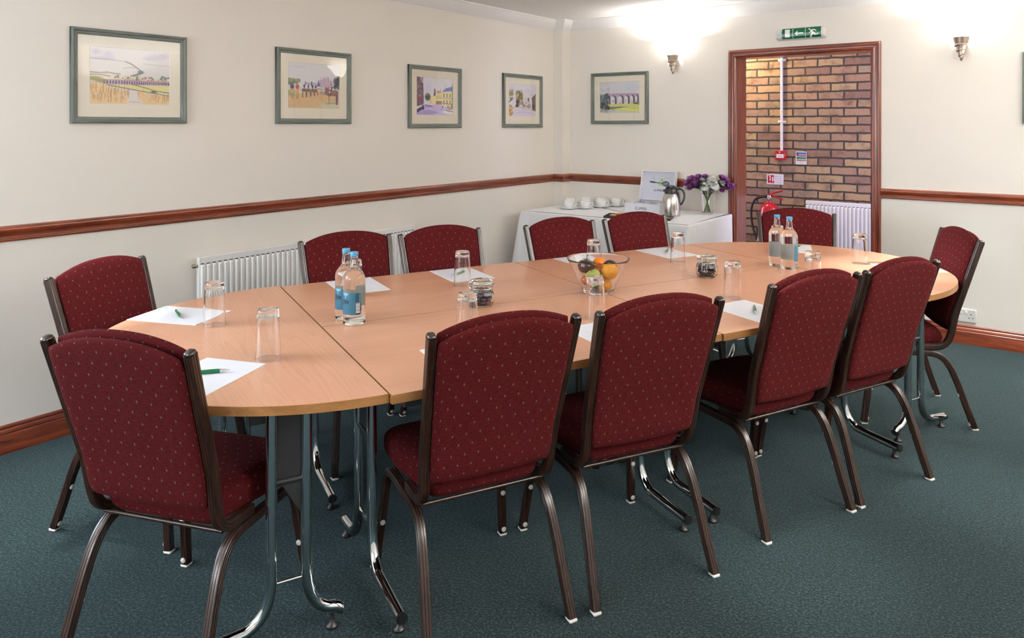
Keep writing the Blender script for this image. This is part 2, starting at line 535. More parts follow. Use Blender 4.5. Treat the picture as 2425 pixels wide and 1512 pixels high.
    def sphere(self, c, r, seg=16, rings=10, mi=0, squash=(1, 1, 1)):
        c = Vector(c)
        vs = [c + Vector((0, 0, -r * squash[2]))]
        for j in range(1, rings):
            t = -PI / 2 + PI * j / rings
            for k in range(seg):
                a = 2 * PI * k / seg
                vs.append(c + Vector((r * squash[0] * math.cos(t) * math.cos(a), r * squash[1] * math.cos(t) * math.sin(a), r * squash[2] * math.sin(t))))
        vs.append(c + Vector((0, 0, r * squash[2])))
        fs = [(0, 1 + (k + 1) % seg, 1 + k) for k in range(seg)]
        for j in range(rings - 2):
            for k in range(seg):
                a, b2 = 1 + j * seg + k, 1 + j * seg + (k + 1) % seg
                fs.append((a, b2, b2 + seg, a + seg))
        top = len(vs) - 1
        o = 1 + (rings - 2) * seg
        fs += [(o + k, o + (k + 1) % seg, top) for k in range(seg)]
        return self.add(vs, fs, mi)

    def build(self, name, mats, parent=None, smooth=True, angle=40, recalc=True, loc=None, merge=True):
        me = bpy.data.meshes.new(name)
        me.from_pydata(self.v, [], self.f)
        if self.uv:
            ul = me.uv_layers.new(name='UVMap')
            for lp in me.loops:
                ul.data[lp.index].uv = self.uv.get(lp.vertex_index, (0, 0))
        for m in (mats if isinstance(mats, (list, tuple)) else [mats]):
            me.materials.append(m)
        if any(self.m):
            me.polygons.foreach_set('material_index', self.m)
        if recalc or merge:
            bm = bmesh.new()
            bm.from_mesh(me)
            if merge:
                bmesh.ops.remove_doubles(bm, verts=bm.verts, dist=1e-5)
            if recalc:
                bmesh.ops.recalc_face_normals(bm, faces=bm.faces)
            bm.to_mesh(me)
            bm.free()
        if smooth:
            me.shade_smooth()
            me.set_sharp_from_angle(angle=math.radians(angle))
        me.update()
        o = bpy.data.objects.new(name, me)
        COL.objects.link(o)
        if parent is not None:
            o.parent = parent
        if loc is not None:
            o.location = loc
        return o


def tag(o, label, cat, group=None, kind=None):
    o['label'] = label
    o['category'] = cat
    if group:
        o['group'] = group
    if kind:
        o['kind'] = kind
    return o


def thing(name, label, cat, loc=(0, 0, 0), rz=0.0, group=None):
    o = bpy.data.objects.new(name, None)
    o.empty_display_size = 0.1
    COL.objects.link(o)
    o.location = loc
    o.rotation_euler = (0, 0, rz)
    return tag(o, label, cat, group)


def struct(o):
    o['kind'] = 'structure'
    return o


def dup(root, loc, rz=0.0, label=None, group=None):
    def rec(o, parent):
        c = o.copy()
        COL.objects.link(c)
        c.parent = parent
        for ch in list(o.children):
            rec(ch, c)
        return c
    r = rec(root, None)
    r.location = loc
    r.rotation_euler = (0, 0, rz)
    if label:
        r['label'] = label
    if group:
        r['group'] = group
    return r


def arc_pts(c, r, a0, a1, n):
    return [(c[0] + r * math.cos(a0 + (a1 - a0) * i / n), c[1] + r * math.sin(a0 + (a1 - a0) * i / n)) for i in range(n + 1)]


def smooth_path(pts, n=4):
    """Catmull-Rom through the points"""
    P = [Vector(p) for p in pts]
    P = [P[0] * 2 - P[1]] + P + [P[-1] * 2 - P[-2]]
    out = []
    for i in range(1, len(P) - 2):
        for k in range(n):
            t = k / n
            out.append(0.5 * ((2 * P[i]) + (P[i + 1] - P[i - 1]) * t + (2 * P[i - 1] - 5 * P[i] + 4 * P[i + 1] - P[i + 2]) * t * t + (3 * P[i] - P[i - 1] - 3 * P[i + 1] + P[i + 2]) * t ** 3))
    out.append(P[-2])
    return out


# ------------------------------------------------------------------ a small painter for printed and painted surfaces


class Paint:
    """colours on a W x H lattice; coordinates run 0..1, x to the right, y down"""

    def __init__(self, w, h, color, aspect=None):
        self.w, self.h = w, h
        self.a = np.zeros((h, w, 3))
        self.a[:] = np.array(color) / 255.0
        self.asp = aspect or (w / h)
        y, x = np.mgrid[0:h, 0:w]
        self.x, self.y = x / (w - 1), y / (h - 1)
        self.rng = np.random.default_rng(5)

    def put(self, mask, color, alpha=1.0):
        k = (np.clip(mask, 0, 1) * alpha)[..., None]
        self.a = self.a * (1 - k) + (np.array(color) / 255.0) * k

    def poly(self, pts, color, alpha=1.0):
        inside = np.zeros((self.h, self.w), bool)
        n = len(pts)
        for i in range(n):
            x0, y0 = pts[i]
            x1, y1 = pts[(i + 1) % n]
            if y0 == y1:
                continue
            c = ((y0 > self.y) != (y1 > self.y)) & (self.x < (x1 - x0) * (self.y - y0) / (y1 - y0) + x0)
            inside ^= c
        self.put(inside.astype(float), color, alpha)

    def blob(self, cx, cy, rx, ry, color, alpha=1.0, soft=0.4):
        d = np.sqrt(((self.x - cx) / rx) ** 2 + ((self.y - cy) / ry) ** 2)
        self.put((1 - d) / soft, color, alpha)

    def line(self, pts, wd, color, alpha=1.0):
        X, Y = self.x * self.asp, self.y
        best = np.full((self.h, self.w), 9.0)
        for (x0, y0), (x1, y1) in zip(pts[:-1], pts[1:]):
            x0, x1 = x0 * self.asp, x1 * self.asp
            dx, dy = x1 - x0, y1 - y0
            L = dx * dx + dy * dy + 1e-12
            t = np.clip(((X - x0) * dx + (Y - y0) * dy) / L, 0, 1)
            best = np.minimum(best, np.hypot(X - x0 - t * dx, Y - y0 - t * dy))
        px = 1.0 / self.h
        self.put((wd / 2 - best) / px + 0.5, color, alpha)

    def rect(self, x0, y0, x1, y1, color, alpha=1.0):
        self.put(((self.x >= x0) & (self.x <= x1) & (self.y >= y0) & (self.y <= y1)).astype(float), color, alpha)

    def dabs(self, n, box, size, colors, alpha=0.6, tall=1.0):
        for _ in range(n):
            x = box[0] + (box[2] - box[0]) * self.rng.random()
            y = box[1] + (box[3] - box[1]) * self.rng.random()
            s = size * (0.5 + self.rng.random())
            self.blob(x, y, s / self.asp, s * tall, colors[self.rng.integers(len(colors))], alpha, 0.7)

    def grain(self, k=0.03):
        self.a = np.clip(self.a + self.rng.normal(0, k, (self.h, self.w, 1)), 0, 1)

    GLY = {'C': [[(.95, .2), (.75, .02), (.35, .02), (.08, .3), (.08, .7), (.35, .98), (.75, .98), (.95, .8)]],
           'L': [[(.15, 0), (.15, 1), (.9, 1)]], 'I': [[(.5, 0), (.5, 1)]], 'P': [[(.15, 1), (.15, 0), (.7, 0), (.92, .25), (.7, .52), (.15, .52)]],
           'E': [[(.9, 0), (.15, 0), (.15, 1), (.9, 1)], [(.15, .5), (.75, .5)]], 'R': [[(.15, 1), (.15, 0), (.7, 0), (.92, .25), (.7, .5), (.15, .5)], [(.5, .5), (.95, 1)]],
           'H': [[(.12, 0), (.12, 1)], [(.88, 0), (.88, 1)], [(.12, .5), (.88, .5)]], 'D': [[(.12, 0), (.12, 1), (.55, 1), (.92, .7), (.92, .3), (.55, 0), (.12, 0)]],
           'O': [[(.5, 0), (.15, .2), (.06, .5), (.15, .8), (.5, 1), (.85, .8), (.94, .5), (.85, .2), (.5, 0)]], 'N': [[(.12, 1), (.12, 0), (.88, 1), (.88, 0)]]}

    def text(self, s, x, y, w, h, color, wd, gap=0.22):
        """each letter W wide, H high, left top of the word at x, y"""
        for ch in s:
            if ch == 'I':
                self.line([(x + w * .3, y), (x + w * .3, y + h)], wd, color)
                x += w * .6 + w * gap
                continue
            for st in self.GLY.get(ch, []):
                self.line([(x + p * w, y + q * h) for p, q in st], wd, color)
            x += w * (1 + gap)
        return x

    def mesh(self, name, fn, mat, parent=None, flip=False):
        """fn(x, y) -> point; x, y in 0..1 with y DOWN"""
        h, w = self.h, self.w
        vs = [fn(i / (w - 1), j / (h - 1)) for j in range(h) for i in range(w)]
        i, j = np.meshgrid(np.arange(w - 1), np.arange(h - 1))
        q = (j * w + i).ravel()
        fs = np.stack([q, q + w, q + w + 1, q + 1], 1)
        if flip:
            fs = fs[:, ::-1]
        me = bpy.data.meshes.new(name)
        me.from_pydata([tuple(p) for p in vs], [], fs.tolist())
        at = me.color_attributes.new('Col', 'FLOAT_COLOR', 'POINT')
        c = np.where(self.a <= 0.04045, self.a / 12.92, ((self.a + 0.055) / 1.055) ** 2.4)
        at.data.foreach_set('color', np.concatenate([c.reshape(-1, 3), np.ones((h * w, 1))], 1).astype(np.float32).ravel())
        me.materials.append(mat)
        me.shade_smooth()
        o = bpy.data.objects.new(name, me)
        COL.objects.link(o)
        if parent is not None:
            o.parent = parent
        return o


# frame of the conference table: u along it, v across it (towards the wall with the radiator)
TH = math.radians(66.0)
CX, CY = 2.1027, -2.8993


def T(u, v, z=0.0):
    return (CX + u * math.cos(TH) - v * math.sin(TH), CY + u * math.sin(TH) + v * math.cos(TH), z)


TOP = 0.725

def thin_glass():
    m, nt, b = new_mat('thin_picture_glass')
    nt.nodes.remove(b)
    out = nt.nodes['Material Output']
    lw = nd(nt, 'ShaderNodeLayerWeight', Blend=0.5)
    fr = math_n(nt, 'ADD', math_n(nt, 'MULTIPLY', math_n(nt, 'POWER', lw.outputs['Facing'], 5.0), 0.96), 0.035)
    tr = nd(nt, 'ShaderNodeBsdfTransparent')
    gl = nd(nt, 'ShaderNodeBsdfGlossy', Roughness=0.01)
    mx = nd(nt, 'ShaderNodeMixShader', i0=fr, i1=tr.outputs[0], i2=gl.outputs[0])
    nt.links.new(mx.outputs[0], out.inputs['Surface'])
    return m


MT['thin_glass'] = thin_glass()

# ------------------------------------------------------------------ mitred mouldings


def mitre(mb, pts, prof, to3, closed=False, seg=None, mi=None):
    """sweep PROF [(offset to the right of the path, height)] along the flat path PTS; SEG picks one leg of it"""
    n = len(pts)
    P = [Vector(p) for p in pts]

    def nrm(i, j):
        d = (P[j] - P[i]).normalized()
        return Vector((d.y, -d.x))
    rings = []
    for i in range(n):
        if closed or 0 < i < n - 1:
            a, b = nrm((i - 1) % n, i), nrm(i, (i + 1) % n)
            m = (a + b) / (1 + a.dot(b))
        else:
            m = nrm(0, 1) if i == 0 else nrm(n - 2, n - 1)
        rings.append([to3(P[i] + m * o, t) for o, t in prof])
    L = len(prof)
    for i in range(n if closed else n - 1):
        if seg is not None and i not in seg:
            continue
        j = (i + 1) % n
        vs = rings[i] + rings[j]
        fs = [(k, (k + 1) % L, L + (k + 1) % L, L + k) for k in range(L)] + [tuple(reversed(range(L))), tuple(range(L, 2 * L))]
        mb.add(vs, fs, mi(i) if mi else 0)
    return mb


PLAN = [(0, Y_FRONT), (0, -0.131), (0.095, -0.131), (0.095, 0), (1.596, 0)]
PLAN2 = [(2.698, 0), (W_ROOM, 0)]
FULL = [(0, Y_FRONT), (0, -0.131), (0.095, -0.131), (0.095, 0), (W_ROOM, 0)]


def plan3(p, z):
    return Vector((p.x, p.y, z))


# ------------------------------------------------------------------ the room
wl = MB()
for lo, hi in (((-0.2, Y_FRONT - 0.2, 0), (0, -7.4, Z_CEIL)), ((-0.2, -5.3, 0), (0, 0, Z_CEIL)), ((-0.2, -7.4, 0), (0, -5.3, 0.92)), ((-0.2, -7.4, 2.08), (0, -5.3, Z_CEIL))):
    wl.box(lo, hi)
struct(wl.build('wall_left', MT['wall'], smooth=False, merge=False))
wb_ = MB()
for lo, hi in (((-0.2, 0, 0), (1.64, 0.208, Z_CEIL)), ((2.666, 0, 0), (W_ROOM + 0.2, 0.208, Z_CEIL)), ((1.64, 0, 2.005), (2.666, 0.208, Z_CEIL))):
    wb_.box(lo, hi)
struct(wb_.build('wall_back', MT['wall'], smooth=False, merge=False))
struct(MB().box((0, -0.131, 0), (0.095, 0, Z_CEIL)).build('wall_pier', MT['wall'], smooth=False))
struct(MB().box((W_ROOM, Y_FRONT - 0.2, 0), (W_ROOM + 0.2, 0, Z_CEIL)).build('wall_right', MT['wall'], smooth=False))
wf = MB()
for lo, hi in (((0, Y_FRONT - 0.2, 0), (0.4, Y_FRONT, Z_CEIL)), ((2.8, Y_FRONT - 0.2, 0), (W_ROOM, Y_FRONT, Z_CEIL)), ((0.4, Y_FRONT - 0.2, 0), (2.8, Y_FRONT, 0.92)), ((0.4, Y_FRONT - 0.2, 2.08), (2.8, Y_FRONT, Z_CEIL))):
    wf.box(lo, hi)
struct(wf.build('wall_front', MT['wall'], smooth=False, merge=False))
struct(MB().box((-1.8, Y_FRONT - 0.2, -0.1), (W_ROOM + 0.2, 1.55, 0)).build('floor', MT['carpet'], smooth=False))
struct(MB().box((-1.8, Y_FRONT - 0.2, Z_CEIL), (W_ROOM + 0.2, 1.55, Z_CEIL + 0.1)).build('ceiling', MT['ceiling'], smooth=False))
bw = MB().box((-1.8, 1.4, 0), (W_ROOM + 0.2, 1.55, Z_CEIL)).build('wall_corridor', MT['brick'], smooth=False)
struct(bw)
struct(MB().box((-1.8, 0.208, 0), (-1.65, 1.4, Z_CEIL)).build('wall_corridor_left', MT['wall'], smooth=False))
struct(MB().box((4.6, 0.208, 0), (4.75, 1.4, Z_CEIL)).build('wall_corridor_right', MT['wall'], smooth=False))

dado = [(0, 1.004), (.011, 1.004), (.020, 1.001), (.026, .994), (.027, .986), (.022, .975), (.013, .965), (.011, .958), (.018, .956), (.020, .951), (.017, .947), (.012, .946), (.013, .940), (.010, .9345), (0, .9335)]
skirt = [(0, .123), (.006, .123), (.010, .120), (.012, .113), (.010, .107), (.013, .104), (.017, .098), (.018, .090), (.014, .087), (.020, .084), (.021, .080), (.021, 0), (0, 0)]
cove = [(0, 2.308), (.006, 2.308), (.008, 2.314), (.014, 2.318), (.024, 2.326), (.043, 2.343), (.060, 2.362), (.072, 2.380), (.076, 2.388), (.086, 2.389), (.088, 2.400), (0, 2.400)]


def my(i):
    return 1 if i == 0 else 0


struct(mitre(MB(), FULL, [(0, 2.308), *cove[1:]], plan3).build('trim_1', MT['cornice'], angle=35))
two = [MT['mahogany_x'], MT['mahogany_y']]
struct(mitre(MB(), PLAN, dado, plan3, mi=my).build('trim_2', two, angle=50))
struct(mitre(MB(), PLAN2, dado, plan3).build('trim_3', MT['mahogany_x'], angle=50))
struct(mitre(MB(), PLAN, skirt, plan3, mi=my).build('baseboard_left', two, angle=50))
struct(mitre(MB(), PLAN2, skirt, plan3).build('baseboard_back', MT['mahogany_x'], angle=50))

# doorway: lining with a moulded architrave
dl = MB().box((1.64, 0, 0), (1.662, 0.208, 1.983), mi=0).box((2.644, 0, 0), (2.666, 0.208, 1.983), mi=0).box((1.64, 0, 1.983), (2.666, 0.208, 2.005), mi=1)
door = struct(dl.build('door_1', [MT['mahogany_z'], MT['mahogany_x']], smooth=False, merge=False))
arch = [(0, 0), (0, .012), (.004, .017), (.011, .020), (.018, .019), (.021, .013), (.029, .015), (.039, .013), (.043, .017), (.051, .017), (.055, .011), (.060, .008), (.066, .007), (.066, 0)]
mitre(MB(), [(1.596, 0), (1.596, 2.044), (2.698, 2.044), (2.698, 0)], arch, lambda p, t: Vector((p.x, -t, p.y)), mi=lambda i: 1 if i == 1 else 0).build('architrave', [MT['mahogany_z'], MT['mahogany_x']], door, angle=50)
for x in (1.603, 2.690):
    MB().lathe([(0, -.0035), (.004, -.003), (.0055, 0), (.0055, .004), (0, .004)], 14, axis='Y').build('screw_cap', MT['white_plastic'], door, loc=(x, -0.0205, 2.033))

# window frames out of view; the front one is added to carry fill
for n_, (M_) in enumerate((Matrix.Translation((-0.06, -6.35, 1.5)) @ Matrix.Rotation(PI / 2, 4, 'Z'), Matrix.Translation((1.6, Y_FRONT - 0.06, 1.5)))):
    w2 = (1.05, 1.2)[n_]
    mb = MB()
    for lo, hi in (((-w2, -.03, -.58), (-w2 + .06, .03, .58)), ((w2 - .06, -.03, -.58), (w2, .03, .58)), ((-w2, -.03, .52), (w2, .03, .58)), ((-w2, -.03, -.58), (w2, .03, -.52)), ((-.03, -.03, -.52), (.03, .03, .52))):
        mb.box(lo, hi, .004, M=M_)
    struct(mb.build('window_%d' % (n_ + 1), MT['white_plastic'], smooth=False, merge=False))

# ------------------------------------------------------------------ pictures


def art_valley():
    p = Paint(176, 126, (222, 219, 224))
    for a in ((.07, .09, .08, .07), (.22, .13, .09, .09), (.16, .2, .2, .05), (.82, .12, .16, .1), (.93, .08, .1, .07), (.72, .16, .1, .05)):
        p.blob(*a, (168, 168, 208), .55, 1.0)
    p.rect(0, .24, 1, .5, (222, 222, 220), .6)
    p.line([(0, .205), (.22, .215), (.43, .235)], .008, (120, 122, 140))
    p.line([(.43, .235), (.5, .27), (.58, .34), (.63, .4)], .02, (95, 105, 112))
    p.line([(.66, .255), (.82, .265), (1, .275)], .007, (150, 152, 160))
    p.blob(.62, .41, .055, .04, (96, 108, 112), .9, .5)
    p.line([(.64, .42), (.55, .47), (.5, .49)], .03, (86, 98, 98))
    p.line([(.4, .36), (.47, .335), (.55, .335)], .012, (160, 160, 96))
    p.poly([(0, .48), (.3, .47), (.6, .5), (1, .53), (1, .7), (0, .7)], (218, 214, 178), .8)
    p.dabs(36, (.30, .5, .98, .57), .022, [(66, 76, 60), (96, 108, 72), (128, 104, 122), (80, 84, 70)], .8)
    p.dabs(14, (.55, .48, .8, .55), .016, [(160, 110, 150), (190, 130, 160), (120, 80, 110)], .8)
    p.line([(.0, .45), (.12, .455), (.2, .44), (.3, .46), (.36, .46)], .02, (120, 110, 126))
    p.rect(.11, .445, .2, .465, (196, 130, 128), .8)
    p.line([(.0, .49), (.1, .485), (.24, .51)], .016, (110, 112, 70))
    p.line([(.9, .47), (.95, .5), (1, .49)], .03, (104, 122, 140))
    p.poly([(.15, .57), (1, .57), (1, .635), (.15, .66)], (196, 172, 200))
    p.line([(.13, .572), (1, .568)], .014, (196, 120, 140))
    n = 34
    for i in range(n):
        t = (i + .5) / n
        x = .15 + .85 * (1 - (1 - t) ** 1.5)
        wdt = .013 * (1 - t * .65)
        p.blob(x, .605, wdt, .03, (52, 44, 84), .95, .4)
        p.rect(x - wdt * .9, .6, x + wdt * .5, .648 - t * .015, (60, 50, 88), .9)
    p.blob(.06, .56, .12, .055, (142, 134, 66), .9, .6)
    p.blob(.14, .6, .1, .045, (120, 112, 64), .8, .6)
    p.poly([(.1, .66), (1, .64), (1, .8), (.6, .76), (.2, .68)], (222, 214, 150))
    p.line([(.2, .665), (.45, .72), (.64, .76), (.85, .8), (1, .835)], .013, (86, 84, 50))
    p.line([(.52, .64), (.68, .695), (.82, .75), (1, .775)], .013, (92, 90, 50))
    p.blob(.79, .765, .05, .03, (70, 84, 60), .9, .5)
    p.poly([(0, .66), (.1, .66), (.45, .77), (.5, 1), (0, 1)], (230, 200, 152))
    p.poly([(.56, .77), (1, .84), (1, 1), (.62, 1)], (228, 198, 148))
    p.poly([(.48, .78), (.57, .78), (.66, 1), (.44, 1)], (224, 220, 218))
    for _ in range(230):
        x = p.rng.random()
        if .47 < x < .58:
            continue
        y = .70 + .28 * p.rng.random()
        if x < .5 and y < .66 + x * .25:
            continue
        if x > .5 and y < .72 + x * .13:
            continue
        c = [(206, 128, 70), (232, 184, 112), (188, 116, 64), (150, 112, 70), (240, 206, 146), (128, 100, 92), (112, 112, 62)][p.rng.integers(7)]
        p.line([(x, y), (x + .03 * (p.rng.random() - .35), y - .05 - .07 * p.rng.random())], .008, c, .75)
    p.line([(.47, .955), (.62, .965)], .01, (206, 150, 96))
    p.grain(.012)
    return p


def art_hunt():
    p = Paint(150, 130, (221, 220, 226))
    p.blob(.2, .08, .2, .05, (214, 198, 214), .7, 1)
    p.rect(0, .55, 1, .75, (206, 206, 176), .6)
    p.poly([(0, .72), (.5, .62), (.7, .62), (1, .8), (1, 1), (0, 1)], (212, 178, 132))
    p.dabs(30, (0, .78, .9, .98), .05, [(226, 198, 158), (204, 160, 110), (220, 206, 168)], .5, .4)
    p.poly([(.62, .9), (1, .82), (1, 1), (.6, 1)], (206, 206, 174), .9)
    p.dabs(40, (.0, .36, .22, .47), .04, [(116, 132, 96), (150, 160, 110), (86, 96, 100), (140, 120, 96)], .85)
    p.poly([(.33, .47), (.33, .42), (.54, .42), (.54, .47)], (188, 166, 196))
    p.poly([(.6, .52), (.6, .36), (.66, .34), (.68, .27), (.72, .34), (.75, .26), (.79, .27), (.79, .34), (.86, .36), (.86, .52)], (198, 176, 198))
    for x in (.62, .68, .72, .77, .82):
        p.line([(x, .3), (x, .5)], .01, (150, 124, 164), .7)
    p.poly([(.54, .5), (.58, .34), (.61, .5)], (96, 84, 132))
    p.line([(.44, .41), (.44, .49)], .025, (96, 84, 122))
    p.line([(.32, .41), (.32, .48)], .02, (110, 106, 126))
    p.dabs(26, (.9, .3, 1, .52), .04, [(70, 78, 92), (96, 104, 110), (50, 54, 84)], .85, 1.3)
    p.dabs(10, (0, .62, .12, .7), .05, [(164, 176, 126), (140, 156, 110)], .7)
    for x, c in ((.075, (44, 40, 62)), (.17, (188, 52, 62))):
        p.blob(x, .53, .042, .062, c, 1, .3)
        p.blob(x, .455, .014, .018, (54, 44, 52))
        p.blob(x, .64, .04, .07, (214, 166, 116), 1, .4)
        p.line([(x - .015, .68), (x - .012, .8)], .012, (150, 104, 84))
        p.line([(x + .015, .68), (x + .015, .8)], .012, (150, 110, 90))
    for k, x in enumerate((.3, .38, .46, .52)):
        p.blob(x, .6, .06 - .006 * k, .05, (120, 80, 84), .95, .5)
        p.blob(x, .51, .022, .05, [(64, 60, 92), (84, 84, 112), (48, 46, 74), (120, 110, 130)][k], 1, .4)
        p.line([(x - .03, .63), (x - .032, .76 - .02 * k)], .016, (84, 60, 74))
        p.line([(x + .035, .63), (x + .04, .76 - .02 * k)], .016, (84, 60, 74))
    p.blob(.57, .56, .03, .04, (210, 160, 120), .9, .5)
    p.line([(.54, .5), (.51, .53)], .02, (60, 50, 70))
    p.dabs(18, (.6, .55, .72, .7), .02, [(130, 124, 142), (176, 170, 176), (104, 96, 116)], .7)
    p.poly([(.7, .66), (.72, .5), (.76, .52), (.8, .58), (.94, .57), (.98, .62), (.97, .9), (.93, .9), (.92, .72), (.82, .7), (.78, .72)], (136, 84, 78))
    p.blob(.87, .63, .09, .055, (156, 98, 84), .95, .5)
    p.line([(.78, .68), (.79, .9)], .014, (110, 74, 74))
    p.line([(.94, .7), (.94, .9)], .03, (112, 70, 84))
    p.line([(.85, .5), (.82, .6), (.81, .7)], .035, (64, 66, 92))
    p.blob(.83, .44, .014, .02, (50, 44, 60))
    p.line([(.785, .5), (.79, .6)], .02, (190, 62, 66))
    p.blob(.8, .62, .025, .02, (236, 232, 236))
    p.line([(.72, .89), (.92, .87)], .03, (128, 130, 116), .6)
    p.grain(.012)
    return p


def art_square():
    p = Paint(150, 112, (228, 229, 238))
    p.blob(.3, .3, .16, .3, (206, 206, 236), .7, 1)
    p.poly([(0, 0), (.1, 0), (.17, .2), (.19, .72), (0, .78)], (116, 100, 116))
    p.dabs(60, (0, .02, .17, .72), .03, [(64, 54, 74), (146, 112, 120), (180, 160, 164), (90, 74, 100), (170, 96, 104)], .8, 1.3)
    p.dabs(14, (.02, .52, .18, .68), .03, [(176, 72, 92), (140, 60, 80)], .7)
    p.blob(.29, .52, .09, .12, (62, 78, 60), .95, .4)
    p.blob(.27, .46, .05, .05, (132, 142, 96), .8, .6)
    p.poly([(.34, .7), (.37, .5), (.41, .5), (.41, .7)], (228, 206, 150))
    p.poly([(.4, .68), (.4, .5), (.52, .42), (.72, .36), (.99, .33), (1, .84), (.72, .72), (.5, .74)], (236, 226, 176))
    p.poly([(.68, .37), (.8, .26), (.99, .21), (.99, .33)], (118, 128, 206))
    p.poly([(.45, .5), (.47, .28), (.5, .3), (.51, .46)], (120, 96, 126))
    p.poly([(.54, .42), (.55, .33), (.62, .35), (.64, .27), (.66, .4)], (188, 166, 140))
    p.line([(.78, .27), (.79, .14)], .02, (196, 192, 190))
    for x in (.54, .58, .62, .66):
        p.line([(x, .46), (x, .56)], .012, (120, 112, 84))
    for x in (.74, .83, .92):
        p.line([(x, .42), (x, .5)], .026, (84, 84, 110))
        p.line([(x, .6), (x, .7)], .026, (96, 96, 118))
    p.line([(.7, .53), (1, .55)], .012, (150, 140, 150))
    p.line([(.7, .67), (1, .7)], .016, (120, 110, 128), .8)
    p.rect(.52, .62, .68, .72, (150, 96, 112), .75)
    p.line([(.98, .16), (.98, .8)], .018, (70, 64, 90))
    p.poly([(.18, .76), (.5, .72), (.75, .76), (1, .86), (1, 1), (0, 1), (0, .84)], (206, 194, 236))
    p.poly([(.2, .72), (.38, .74), (.46, .79), (.24, .79)], (148, 130, 196))
    p.poly([(0, .93), (.3, .86), (.6, .92), (.4, 1), (0, 1)], (176, 160, 216))
    p.poly([(0, .86), (.12, .78), (.2, .82), (0, .96)], (64, 56, 92))
    p.blob(.17, .8, .035, .09, (58, 66, 108), 1, .3)
    p.blob(.18, .72, .026, .03, (216, 208, 216))
    p.line([(.7, .78), (.68, .85)], .018, (104, 84, 130))
    p.blob(.7, .76, .016, .03, (120, 90, 140))
    p.poly([(.66, .92), (.8, .86), (1, .86), (1, .98), (.85, .97)], (238, 236, 230))
    p.line([(.8, .87), (.9, .89), (1, .9)], .02, (110, 108, 104))
    p.dabs(14, (.84, .74, 1, .86), .028, [(178, 96, 110), (110, 128, 130), (206, 150, 120)], .8)
    p.grain(.012)
    return p


def art_lane():
    p = Paint(140, 110, (226, 222, 232))
    for a in ((.1, .12, .15, .1), (.7, .2, .12, .14), (.85, .3, .14, .16), (.3, .3, .16, .2)):
        p.blob(*a, (204, 200, 230), .6, 1)
    p.line([(.6, .16), (.6, .45)], .02, (196, 192, 190))
    p.poly([(.57, .5), (.6, .2), (.63, .5)], (214, 206, 196))
    p.blob(.72, .47, .05, .08, (128, 84, 100), .95, .4)
    p.dabs(26, (.0, .2, .14, .5), .05, [(150, 150, 96), (176, 172, 120), (124, 110, 70), (168, 120, 84)], .8)
    p.dabs(60, (.27, .22, .5, .66), .05, [(118, 110, 62), (152, 140, 84), (190, 160, 104), (66, 70, 62), (96, 84, 60)], .85, 1.2)
    p.dabs(14, (.26, .5, .36, .7), .04, [(50, 54, 70), (70, 70, 84)], .9, 1.2)
    p.dabs(26, (.45, .55, .8, .72), .035, [(110, 96, 96), (206, 166, 150), (90, 84, 100), (150, 134, 96), (176, 96, 104)], .8)
    p.poly([(.85, .78), (.85, .42), (1, .28), (1, .86), (.9, .84)], (128, 116, 100))
    p.line([(.85, .43), (1, .29)], .03, (84, 80, 84))
    p.rect(.88, .62, .97, .74, (84, 74, 84), .8)
    p.poly([(.05, .56), (.14, .5), (.18, .66), (.06, .7)], (230, 228, 230))
    p.line([(0, .58), (.08, .48)], .03, (70, 74, 84))
    p.poly([(0, .76), (.4, .7), (.9, .8), (1, .84), (1, .96), (.3, 1), (0, 1)], (222, 214, 232))
    p.line([(.1, .73), (.4, .715), (.9, .81)], .02, (206, 184, 140))
    p.line([(.25, .9), (.55, .86), (.85, .88)], .02, (186, 172, 206), .8)
    p.line([(.2, .97), (.6, .94), (.95, .92)], .016, (206, 196, 220), .8)
    p.dabs(26, (0, .72, .12, .98), .045, [(206, 120, 70), (176, 150, 84), (226, 180, 110), (150, 96, 66)], .85)
    p.blob(.05, .68, .08, .05, (128, 128, 84), .8, .6)
    p.grain(.012)
    return p


